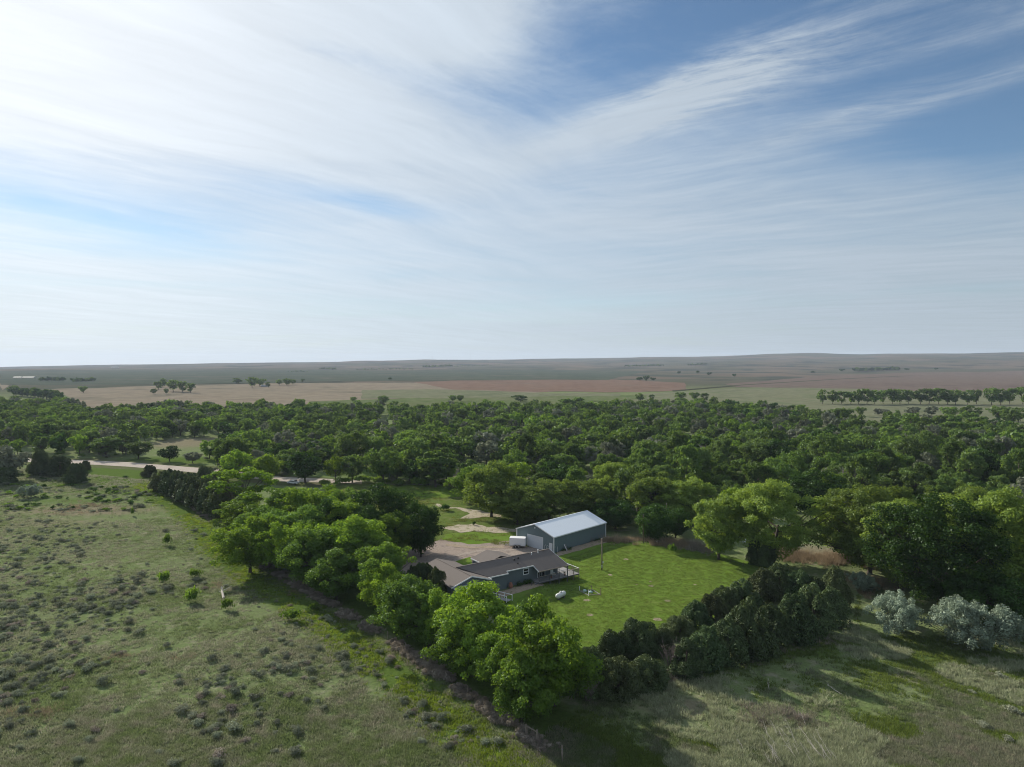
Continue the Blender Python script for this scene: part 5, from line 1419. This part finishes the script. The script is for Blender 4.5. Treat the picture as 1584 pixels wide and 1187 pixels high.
M_bark2 = solid('grey_dead_bark', (0.24, 0.22, 0.20), .9, 0, 3, .2)
for px, b, t, sd, lab in [(1303, 766, 722, 1, 'bare grey snag behind the yellow-green cottonwood'), (940, 742, 700, 2, 'bare grey snag in the woodland behind the metal shop'), (832, 712, 684, 3, 'thin grey snag in the woodland above the metal shop'), (1085, 722, 690, 4, 'bare grey tree in the woodland above the leaning light cottonwood'), (985, 802, 738, 5, 'bare branchy crown beside the far pole'), (1440, 705, 678, 6, 'grey snag far back in the right woodland')]: snag(px, b, t, lab, sd)

# bushes on the slope between the road and the meadow
for k, (px, b, t, w_) in enumerate([(505, 750, 741, 30), (535, 748, 736, 34), (562, 747, 733, 36), (590, 748, 735, 34), (618, 752, 739, 34), (650, 752, 735, 34), (690, 750, 738, 30), (712, 756, 742, 26), (688, 790, 778, 20), (734, 813, 805, 6)]):
    labs = ['low green bush nearest to the white car', 'second green bush right of the white car', 'bush at the middle of the low thicket by the green meadow', 'bush below the forked woodland tree', 'bush at the head of the green hollow', 'tallest bush of the thicket by the green hollow', 'bush right of the green hollow', 'bush at the foot of the woodland right of the hollow', 'dark round bush beside the sand track', 'tiny bush growing on the sand bank']
    o = link_mesh('meadow_bush', dome_shrub('meadow_bush', 1, 1, 500, .14, L_dark if k in (8, 9) else L_mid, 300 + k)); g = at(px, b); q = w_ * g.y / FPX / 2.0
    o.location = g; o.scale = (q, q, (b - t) * g.y / FPX); tag(o, labs[k], 'bush', 'bushes round the meadow')

hb = []
while len(hb) < 150:
    px_, py_ = rng.uniform(-10, 235), rng.uniform(724, 792)
    if py_ < 724 + px_ * .07: continue
    if wob(px_ * .12, py_ * .5, .5, 77) < -.1: continue
    g = at(px_, py_); hb.append((g.x, g.y, gzs(g.x, g.y)))
scatter('hollow_bushes', np.array(hb), rng.uniform(.4, 1.1, len(hb)), brush_kinds, 'low dark and grey-green bushes in the hollow below the road', 'brush', seed=14, zscl=rng.uniform(.3, .7, len(hb)))
mu, mv = rng.uniform(500, 830, 9000), rng.uniform(752, 846, 9000)
mt = np.array([tuple(at(a_, b_)) for a_, b_ in zip(mu, mv)]); mk = (wob(mt[:, 0], mt[:, 1], .35, 78) + rng.normal(0, .4, 9000) > .1) & ~((mv > 808) & (mv < 828) & (mu > 680) & (rng.random(9000) < .72)) & ~((mv > 780) & (mv < 804) & (mu > 670) & (rng.random(9000) < .72)) & ~((mv > 838) & (mu < 760))
MTU = [tuft('meadow_tuft_kind_%d' % i, 24, .28, .9, L_green2, 580 + i, .05, .9, .5) for i in range(2)]
scatter('meadow_grass', mt[mk], rng.uniform(.7, 1.6, mk.sum()), MTU, 'tufty green grass between the road and the metal shop', 'grass', seed=15)
# trees in the open country beyond
def solo(px, b, t, w_, label, tpl=None, name='far_tree', group=None):
    g = on_ground(px, b); H = (b - t) * g.length / FPX; W = w_ * g.length / FPX
    tpl = tpl or FAR[random.randrange(3)]
    me = SOLO[tpl[0].name]
    o = link_mesh(name, me); o.location = g; o.rotation_euler.z = random.uniform(0, 6.28); o.scale = (W / tpl[2], W / tpl[2], H / tpl[3])
    return tag(o, label, 'tree', group)


SOLO = {f[0].name: m for f, m in zip(FAR, far_v)}; SOLO[FARD[0].name] = dark_v
ORD = ['first', 'second', 'third', 'fourth', 'fifth', 'sixth', 'seventh', 'eighth', 'ninth', 'tenth', 'eleventh', 'twelfth', 'thirteenth', 'fourteenth', 'fifteenth', 'sixteenth', 'seventeenth', 'eighteenth', 'nineteenth', 'twentieth', 'twenty-first', 'twenty-second']
for k, px in enumerate([1272, 1288, 1302, 1316, 1328, 1341, 1353, 1366, 1380, 1392, 1405, 1424, 1437, 1452, 1466, 1478, 1497, 1510, 1534, 1548, 1562, 1582]):
    lab = 'leftmost tree of the long row across the pasture' if k == 0 else 'tree at the right end of the long row across the pasture' if k == 21 else '%s tree from the left in the long row across the pasture' % ORD[k]
    solo(px, 625.5 + random.uniform(-.6, .6) + (px - 1272) * .004, 605.5 + random.uniform(-3, 2), random.uniform(15, 22), lab, group='trees in the long row across the pasture')
for px, b, t, w_, lab in [(245, 603, 591, 14, 'left tree of the clump on the tan field'), (252, 600, 586, 14, 'tallest tree of the clump on the tan field'), (268, 606, 589, 20, 'bushy tree in the middle of the tan field clump'), (282, 607, 591, 20, 'broad tree in the tan field clump'), (295, 608, 594, 16, 'right tree of the clump on the tan field'),
                          (238, 610, 602, 10, 'small tree left below the tan field clump'), (257, 610, 602, 8, 'small tree right below the tan field clump'), (129, 608, 599, 13, 'lone tree on the tan field at the left'),
                          (366, 594, 585, 18, 'round tree left of the trio beyond the tan field'), (390, 600, 584, 17, 'tall tree beside the small far shed'), (402, 598, 586, 18, 'tree right beside the small far shed'), (415, 600, 591, 8, 'small tree by the far shed'),
                          (432, 596, 587, 14, 'left tree of the right-hand far clump'), (444, 597, 586, 16, 'middle tree of the right-hand far clump'), (453, 595, 587, 10, 'thin tree of the right-hand far clump'), (468, 591, 586, 9, 'small lone tree right of the far clump'),
                          (547, 622, 614, 11, 'round dark tree at the near edge of the green crop'), (523, 629, 622, 9, 'small tree at the woodland top edge'), (593, 626, 612, 20, 'bushy tree rising above the woodland edge'), (700, 622, 611, 13, 'left of two trees at the green crop edge'), (712, 622, 611, 14, 'right of two trees at the green crop edge'),
                          (805, 622, 611, 28, 'wide tree above the woodland at the red field'), (755, 629, 619, 7, 'small pointed dark tree above the woodland'), (873, 626, 617, 22, 'grey tree above the woodland'), (990, 622, 608, 18, 'tree standing over the woodland left of the pair'), (1008, 620, 610, 10, 'small tree over the woodland'),
                          (1052, 621, 607, 24, 'broad tree of the group below the red field'), (1075, 620, 607, 18, 'second tree of the group below the red field'), (1090, 622, 608, 14, 'right tree of the group below the red field'),
                          (603, 588, 584, 7, 'tiny round bush before the tan field'), (989, 589, 583.5, 12, 'left tree of the small clump beyond the red field'), (1000, 590, 581, 12, 'middle tree of the small clump beyond the red field'), (1010, 589, 584, 10, 'right tree of the small clump beyond the red field'),
                          (1050, 578.5, 574.5, 7, 'dark bush on the plain beyond the red field'), (1079, 578, 573.5, 6, 'small dark bush next to the pair on the plain'), (1097, 581, 576, 8, 'dark tree on the plain'), (1136, 583, 578.5, 8, 'dark lone tree on the plain by the field line'), (1258, 577.5, 574.5, 8, 'dark bush below the low hill'),
                          (1303, 575, 571, 9, 'dark bush left of the dark clump'), (1403, 573, 570, 8, 'dark bush right of the dark clump'), (1448, 572.5, 569.5, 6, 'dark bush on the far ploughed slope')]:
    solo(px, b, t, w_, lab, FARD if b < 592 and px > 560 else None)
for (px, b, t, w_, lab, grey) in [(1290, 648, 634, 18, 'olive tree at the woodland edge under the long row', 0), (1308, 650, 633, 22, 'dark round tree at the pasture edge', 0), (1330, 645, 631, 16, 'green tree in the pasture gap', 0), (1358, 643, 633, 14, 'left small bush in the pasture strip', 1), (1370, 642, 634, 12, 'small pale bush in the pasture strip', 1), (1388, 644, 635, 10, 'tiny dark bush in the pasture strip', 0), (1412, 643, 631, 22, 'grey bushes in the right pasture', 1),
                                  (1440, 644, 630, 20, 'grey-green tree in the right pasture', 1), (1500, 650, 630, 30, 'broad tree in the right pasture', 0), (1545, 652, 632, 26, 'green tree close to the right edge in the pasture', 0), (1470, 648, 632, 24, 'pale green tree in the right pasture', 0), (1225, 640, 627, 16, 'light tree at the pasture corner', 0), (1575, 655, 634, 24, 'tree at the right edge of the pasture', 0)]:
    solo(px, b, t, w_, lab, FAR[4] if grey else None)
# tree belts on the plain, too far to count
def belt(px0, px1, b0, b1, t, n, label):
    pts = []; sc2 = []
    for k in range(n):
        f = (k + random.random()) / n; px = px0 + (px1 - px0) * f; b = b0 + (b1 - b0) * f + random.uniform(-.3, .3)
        g = on_ground(px, b); pts.append(g); sc2.append(t * random.uniform(.6, 1.1) * g.length / FPX / 9.0)
    scatter('tree_belt', np.array([tuple(p) for p in pts]), np.array(sc2), [dark_v, far_v[0]], label, 'tree belt', seed=len(label))


belt(552, 640, 572.5, 572.0, 2.2, 40, 'thin dark tree belt on the blue-green plain'); belt(655, 700, 569, 567.5, 3.5, 30, 'thick dark tree belt on the plain above the red field'); belt(700, 775, 568, 565.5, 2.0, 30, 'long thin tree belt climbing to the right')
belt(494, 520, 571.5, 572, 3.2, 14, 'short dark tree belt left of the long ones'); belt(446, 475, 575.5, 575.5, 2.2, 12, 'faint tree belt at the left of the plain'); belt(966, 1026, 568, 566.5, 3, 34, 'dark tree belt beyond the red field'); belt(1064, 1094, 566, 564.5, 3, 20, 'short dark tree belt on the right slope')
belt(1320, 1390, 575, 573.5, 5, 46, 'dense dark clump on the right slope'); belt(60, 100, 590, 590, 6, 16, 'hazy trees on the plain by the far white sheds'); belt(112, 146, 592, 590, 6, 16, 'hazy trees right of the far white sheds'); belt(20, 95, 612, 620, 12, 26, 'hazy grove at the left end of the tan field')

# far buildings and masts
M_shed = solid('faded_shed_wall', (0.30, 0.31, 0.32), .7)


def shed(px, b, wpx, hpx, label, mat=M_shed):
    g = on_ground(px, b); d = g.length; L = wpx * d / FPX; H = max(hpx * d / FPX, 2.5)
    e = empty('far_shed', g, .05, label=label, cat='shed')
    MB().box(-L / 2, L / 2, -5, 5, -1, H * .65).obj('wall', mat, e)
    MB().poly([(-L / 2 - .5, -5.6, H * .62), (-L / 2 - .5, 0, H), (-L / 2 - .5, 5.6, H * .62)], (L + 1, 0, 0)).obj('roof', M_shed, e)


shed(28, 585, 9, 1.6, 'long white shed far off at the left edge of the plain'); shed(45, 585, 14, 1.6, 'longest white shed far off near the left edge'); shed(178, 569.5, 8, 1.5, 'tiny white shed on the hazy plain'); shed(410, 598.5, 9, 3, 'small pale shed between the far trees')
for px, top, lab in ((728, 543.5, 'thin tall radio mast on the horizon'), (669, 551, 'shorter radio mast on the horizon left of the tall one'), (519, 558, 'stubby tower on the horizon at the left')):
    p = on_ground(px, 566); d = 6600.0; r_ = ray(px, 560); x = r_.x / r_.y * d; z0 = gzs(x, d); H = CAM_H + (HOR - top) / FPX * d - z0
    e = empty('radio_mast', (x, d, z0), label=lab, cat='radio mast')
    for a in range(3): MB().tube([(1.0 * math.cos(a * 2.09), 1.0 * math.sin(a * 2.09), -2), (.6 * math.cos(a * 2.09), .6 * math.sin(a * 2.09), H)], [.25, .2], 4).obj('leg', M_steel, e)
    mb = MB()
    for k in range(12): mb.bar((1, 0, H * k / 12), (-.5, .87, H * (k + 1) / 12), .15)
    mb.obj('lattice', M_steel, e)

# ------------------------------------------------------------------ sagebrush and ground cover
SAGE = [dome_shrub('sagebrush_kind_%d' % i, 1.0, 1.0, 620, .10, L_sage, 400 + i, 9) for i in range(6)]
SAGED = [dome_shrub('dry_bush_kind_%d' % i, 1.0, .7, 420, .10, L_dry, 420 + i, 7) for i in range(2)]


def fence_x(py):  # picture column of the fence at this row
    return np.interp(py, [752, 782, 815, 850, 886, 912, 942, 990, 1050, 1103, 1141, 1180, 1250], [238, 300, 345, 375, 430, 470, 520, 600, 690, 760, 815, 870, 960])


spots = []
while len(spots) < 1250:
    y = 74 + 160 * rng.random() ** .9; x = rng.uniform(-.80, .30) * y
    u, v = proj((x, y, 0))
    if u < -30 or v > 1200 or u > fence_x(v) - 22 - (v - 850) * .12: continue
    d = wob(x, y, .09, 31) + wob(x, y, .25, 33) * .6
    left = np.clip(1 - (u / max(fence_x(v), 1)), 0, 1)
    if d + left * .8 + rng.normal(0, .45) < .55: continue
    if ((u - 130) / 170) ** 2 + ((v - 785) / 22) ** 2 < 1 and rng.random() < .85: continue
    spots.append((x, y, u, v))
for px, py in [(167, 905), (333, 1010), (178, 1010), (350, 905), (395, 925), (400, 940), (330, 935), (120, 1098), (170, 1015), (1545, 1047), (1505, 1068), (1565, 1100), (1520, 1120), (1560, 1145), (1535, 1168)]:
    g = at(px, py); spots.insert(0, (g.x, g.y, px, py))
sz = []
for s_ in spots: sz.append(float(np.clip(rng.lognormal(-.55, .38), .24, 1.15)))
order = sorted(range(len(spots)), key=lambda i: -sz[i] / spots[i][1])
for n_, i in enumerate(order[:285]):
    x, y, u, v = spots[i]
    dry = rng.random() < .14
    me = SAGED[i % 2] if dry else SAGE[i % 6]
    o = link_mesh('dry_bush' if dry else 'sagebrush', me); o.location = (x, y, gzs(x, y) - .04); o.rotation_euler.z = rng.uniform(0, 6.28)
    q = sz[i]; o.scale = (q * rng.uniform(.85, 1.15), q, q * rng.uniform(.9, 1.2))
    if u > 1200: lab, grp = 'grey-green sagebrush in the near right field below the silver shrubs', 'sagebrush in the right-hand field'
    else:
        far_ = 'far out in the left field' if v < 900 else 'halfway down the left field' if v < 1040 else 'nearest in the left field'
        sd_ = 'by the picture edge' if u < 180 else 'in mid field' if u < 380 else 'towards the fence brush'
        size = 'small' if q < .7 else 'large'
        lab = '%s %s %s, %s' % (size, 'dry bush' if dry else 'grey-green sagebrush', far_, sd_); grp = ('dry bushes ' if dry else 'sagebrush ') + far_
    tag(o, lab, 'bush', grp)
oth = order[285:]
scatter('sagebrush_cover', np.array([(spots[i][0], spots[i][1], gzs(spots[i][0], spots[i][1]) - .04) for i in oth]), np.array([sz[i] for i in oth]), SAGE + SAGED[:1], 'many small sagebrush clumps dotting the left field', 'sagebrush', seed=8, zscl=np.array([sz[i] * .8 for i in oth]))

# grass tufts over the near fields
TU = [tuft('grass_tuft_kind_%d' % i, 26, .30, .8, L_grass, 500 + i, .035, .7, .38) for i in range(5)]
YARD = [(345, 815), (430, 886), (520, 942), (690, 1050), (830, 1150), (905, 1085), (960, 1085), (1050, 1055), (1200, 1015), (1320, 975), (1330, 900), (1200, 860), (900, 800), (600, 780), (400, 720)]


def inside(u, v, poly):
    c = np.zeros(len(u), bool); n = len(poly)
    for i in range(n):
        x1, y1 = poly[i]; x2, y2 = poly[(i + 1) % n]
        c ^= ((y1 > v) != (y2 > v)) & (u < (x2 - x1) * (v - y1) / (y2 - y1 + 1e-9) + x1)
    return c


def projv(x, y, z):
    dz = z - CAM_H; k = y * FW.y + dz * FW.z
    return CX + FPX * x / k, CY - FPX * (y * UP.y + dz * UP.z) / k


def fields(n, ymax, pw=1.0):
    y = 70 + (ymax - 70) * rng.random(n) ** pw; x = rng.uniform(-.82, .82, n) * y
    z = gz(x, y); u, v = projv(x, y, z)
    k = (v < 1215) & ~inside(u, v, YARD) & ((v > 745) | ((v > 722 + u * .09) & (u < 240)))
    k &= ~((((u - 160) / 150) ** 2 + ((v - 786) / 20) ** 2 < 1) & (rng.random(n) < .8))
    k &= ~((u > 1330) & (v < 985)) & ~((u > 240) & (v < 812) & (u > fence_x(v) - 4)) & ~((u > 1000) & (v < 900))
    return x[k], y[k], z[k], u[k], v[k]


x, y, z, u, v = fields(190000, 300, 1.7)
keep = (wob(x, y, .5, 41) + wob(x, y, .12, 42) + rng.normal(0, .6, len(x))) > -.5
x, y, z, u, v = (q[keep] for q in (x, y, z, u, v))
right = u > np.where(v > 1000, fence_x(v), 900)
fd = seg_dist(x, y, FENCE)
gr = (np.exp(-((fd - 5.0) / 4.0) ** 2) > rng.uniform(.15, 1.1, len(x))) & ~right
strawn = wob(x, y, .16, 44) + wob(x, y, .5, 45) * .5
straw = right & (strawn + .5 * np.exp(-((u - 1010) / 90) ** 2 - ((v - 1075) / 40) ** 2) > .28)
weed = right & ~straw & (wob(x, y, .3, 47) + wob(x, y, .09, 48) > -.1)
norm = ~gr & ~straw & ~weed
S_ = rng.uniform(.6, 1.35, len(x)) * (1 + .9 * np.clip((y - 160) / 140, 0, 1))
scatter('grass', np.column_stack([x, y, z])[norm], S_[norm], TU, 'short mixed prairie grass covering the near fields', 'grass', seed=9)
L_strip = leaf('strip_grass', (0.13, 0.20, 0.03), (0.19, 0.27, 0.04), (0.17, 0.215, 0.06), 0.4, 0.6)
GS = [tuft('strip_tuft_kind_%d' % i, 26, .28, .7, L_strip, 525 + i, .04, .6, .38) for i in range(3)]
GT = [tuft('fresh_tuft_kind_%d' % i, 26, .28, .7, L_green, 520 + i, .04, .6, .38) for i in range(3)]
scatter('fresh_grass', np.column_stack([x, y, z])[gr], S_[gr], GS, 'bright green grass strip along the outside of the fence', 'grass', seed=10)
scatter('green_weeds', np.column_stack([x, y, z])[weed], S_[weed], GT, 'fresh green weeds in the near right field', 'grass', seed=13)
ST = [tuft('straw_tuft_kind_%d' % i, 30, .55, .9, L_straw, 540 + i, .03, .8, .35) for i in range(4)]
scatter('straw_grass', np.column_stack([x, y, z])[straw], S_[straw] * .9, ST + TU[:1], 'pale straw-coloured grass in the near right field', 'grass', seed=11)


yy_ = 106 + 62 * rng.random(60000); xx_ = rng.uniform(-5, 60, 60000); uu, vv = projv(xx_, yy_, np.zeros(60000))
LAWN = [(800, 932), (838, 908), (868, 866), (940, 843), (1060, 846), (1130, 866), (1200, 886), (1130, 940), (1040, 975), (940, 1015), (905, 1020)]
kk_ = inside(uu, vv, LAWN) & ((wob(xx_, yy_, 1.1, 51) + rng.normal(0, .5, 60000)) > -.7)
LG = [tuft('lawn_tuft_kind_%d' % i, 22, .10, .9, L_green, 560 + i, .03, 1.0, .32) for i in range(3)]
scatter('lawn_tufts', np.column_stack([xx_, yy_, gz(xx_, yy_) + .05])[kk_], rng.uniform(.5, 1.2, kk_.sum()), LG, 'short mown green grass of the lawn', 'grass', seed=12)


def brushline(name, pxs, wd, n, h, mat, label, seed, kinds=4, blades=40):
    n = int(n * .6) if name == 'fence_brush' else n
    pts = gline(pxs); r = np.random.default_rng(seed); L = [math.hypot(b[0] - a[0], b[1] - a[1]) for a, b in zip(pts[:-1], pts[1:])]
    cum = np.cumsum([0] + L); t = r.uniform(0, cum[-1], n); x = np.interp(t, cum, [p[0] for p in pts]) + r.normal(0, wd, n); y = np.interp(t, cum, [p[1] for p in pts]) + r.normal(0, wd, n)
    K = [tuft('%s_kind_%d' % (name, i), blades, h, 1.0, mat, seed * 10 + i, .022, .9, .45) for i in range(kinds)]
    if name == 'fence_brush': K = K[:1] + [dome_shrub('%s_kind_dome_%d' % (name, i), .75, .8 * h, 260, .11, mat, seed * 10 + 5 + i, 8) for i in range(3)]
    kp = (wob(x, y, .55, seed) + wob(x, y, .2, seed + 1) * .7 + r.normal(0, .3, n)) > -.35
    x, y = x[kp], y[kp]; n = len(x); sc3 = r.uniform(.4, 1.15, n) * (1 + .35 * wob(x, y, .4, seed + 2))
    return scatter(name, np.column_stack([x, y, gz(x, y)]), sc3, K, label, 'brush', seed=seed)


brushline('fence_brush', [(240, 756), (300, 786), (345, 819), (372, 850)], .6, 500, 1.0, L_dry, 'brown dead brush in front of the far hedge', 61)
brushline('fence_brush', [(400, 868), (440, 893), (470, 912), (520, 943), (600, 992), (690, 1051), (760, 1103), (815, 1140), (850, 1168)], .65, 2600, 1.0, L_dry, 'brown dead brush tangled in the fence along the windbreak', 62)
brushline('tall_dry_grass', [(945, 838), (970, 838), (1000, 839), (1040, 844), (1065, 846)], 1.4, 520, 1.5, L_rust, 'rusty tall dry grass behind the lawn', 63)
brushline('tall_dry_grass', [(1050, 843), (1090, 852)], 1.6, 200, 1.2, L_dry, 'grey-brown brush behind the lawn fence', 64)
brushline('tall_dry_grass', [(1215, 862), (1250, 864), (1290, 868), (1330, 868)], 2.4, 900, 1.5, L_rust, 'tan tall dry grass right of the broad cottonwood', 65)
brushline('tall_dry_grass', [(1325, 900), (1350, 915)], 2.0, 300, 1.2, L_rust, 'reddish dry grass at the foot of the yellow-green cottonwood', 66)
brushline('dry_weeds', [(1000, 1048), (1040, 1050), (1075, 1042)], .8, 160, 1.2, L_dry, 'grey dry weeds at the foot of the cedar row', 67)
brushline('dry_weeds', [(1160, 1110), (1200, 1100), (1240, 1110)], 1.6, 130, .7, L_dry, 'grey dead weeds in the near right field', 68)
brushline('dry_weeds', [(1200, 1180), (1260, 1165), (1310, 1180)], 1.8, 420, .7, L_straw, 'dead weeds round the bleached stems', 69)
brushline('dry_weeds', [(1150, 1010), (1220, 1000), (1300, 985)], 1.8, 200, .6, L_dry, 'dull dry weeds in the shade of the cedars', 70)
for (px, py, n, lab, sd, m_) in [(90, 1058, 60, 'rust-coloured dry grass patch in the near left field', 71, L_rust), (190, 1016, 50, 'rust-coloured grass patch in the middle of the left field', 72, L_rust), (322, 905, 90, 'reddish dry grass patch behind the fallen trunk', 73, L_rust), (60, 1105, 60, 'tan grass patch near the lower left', 74, L_rust), (462, 918, 50, 'reddish dry grass patch against the fence brush', 75, L_rust), (285, 1016, 25, 'small rusty grass patch in mid field', 76, L_rust), (130, 785, 260, 'tan flattened grass on the far left field', 77, L_rust), (20, 1105, 40, 'brown grass patch at the lower left edge', 78, L_rust)]:
    brushline('dry_grass_patch', [(px - 12, py), (px + 12, py)], 1.0 if sd != 77 else 5, n, .5, m_, lab, sd, 2, 36)
# weeds along the long wall of the shop
brushline('wall_weeds', [(870, 853), (900, 844), (930, 834)], .25, 90, .7, L_dark, 'dark weeds growing along the shop wall', 79, 2)

# ------------------------------------------------------------------ air
hz = MB().box(-9900, 9900, -600, 9900, -62, 135).mesh('haze', bpy.data.materials.new('haze_air'))
hm = hz.materials[0]; hm.use_nodes = True
for n in list(hm.node_tree.nodes): hm.node_tree.nodes.remove(n)
ho = hm.node_tree.nodes.new('ShaderNodeOutputMaterial'); pv = hm.node_tree.nodes.new('ShaderNodeVolumePrincipled')
pv.inputs['Color'].default_value = (0.68, 0.80, 1.0, 1); pv.inputs['Density'].default_value = HAZE_DENSITY; pv.inputs['Anisotropy'].default_value = 0.12
hm.node_tree.links.new(pv.outputs[0], ho.inputs['Volume'])
hz_o = link_mesh('haze', hz); tag(hz_o, 'pale summer haze over the valley', 'haze', kind='stuff')
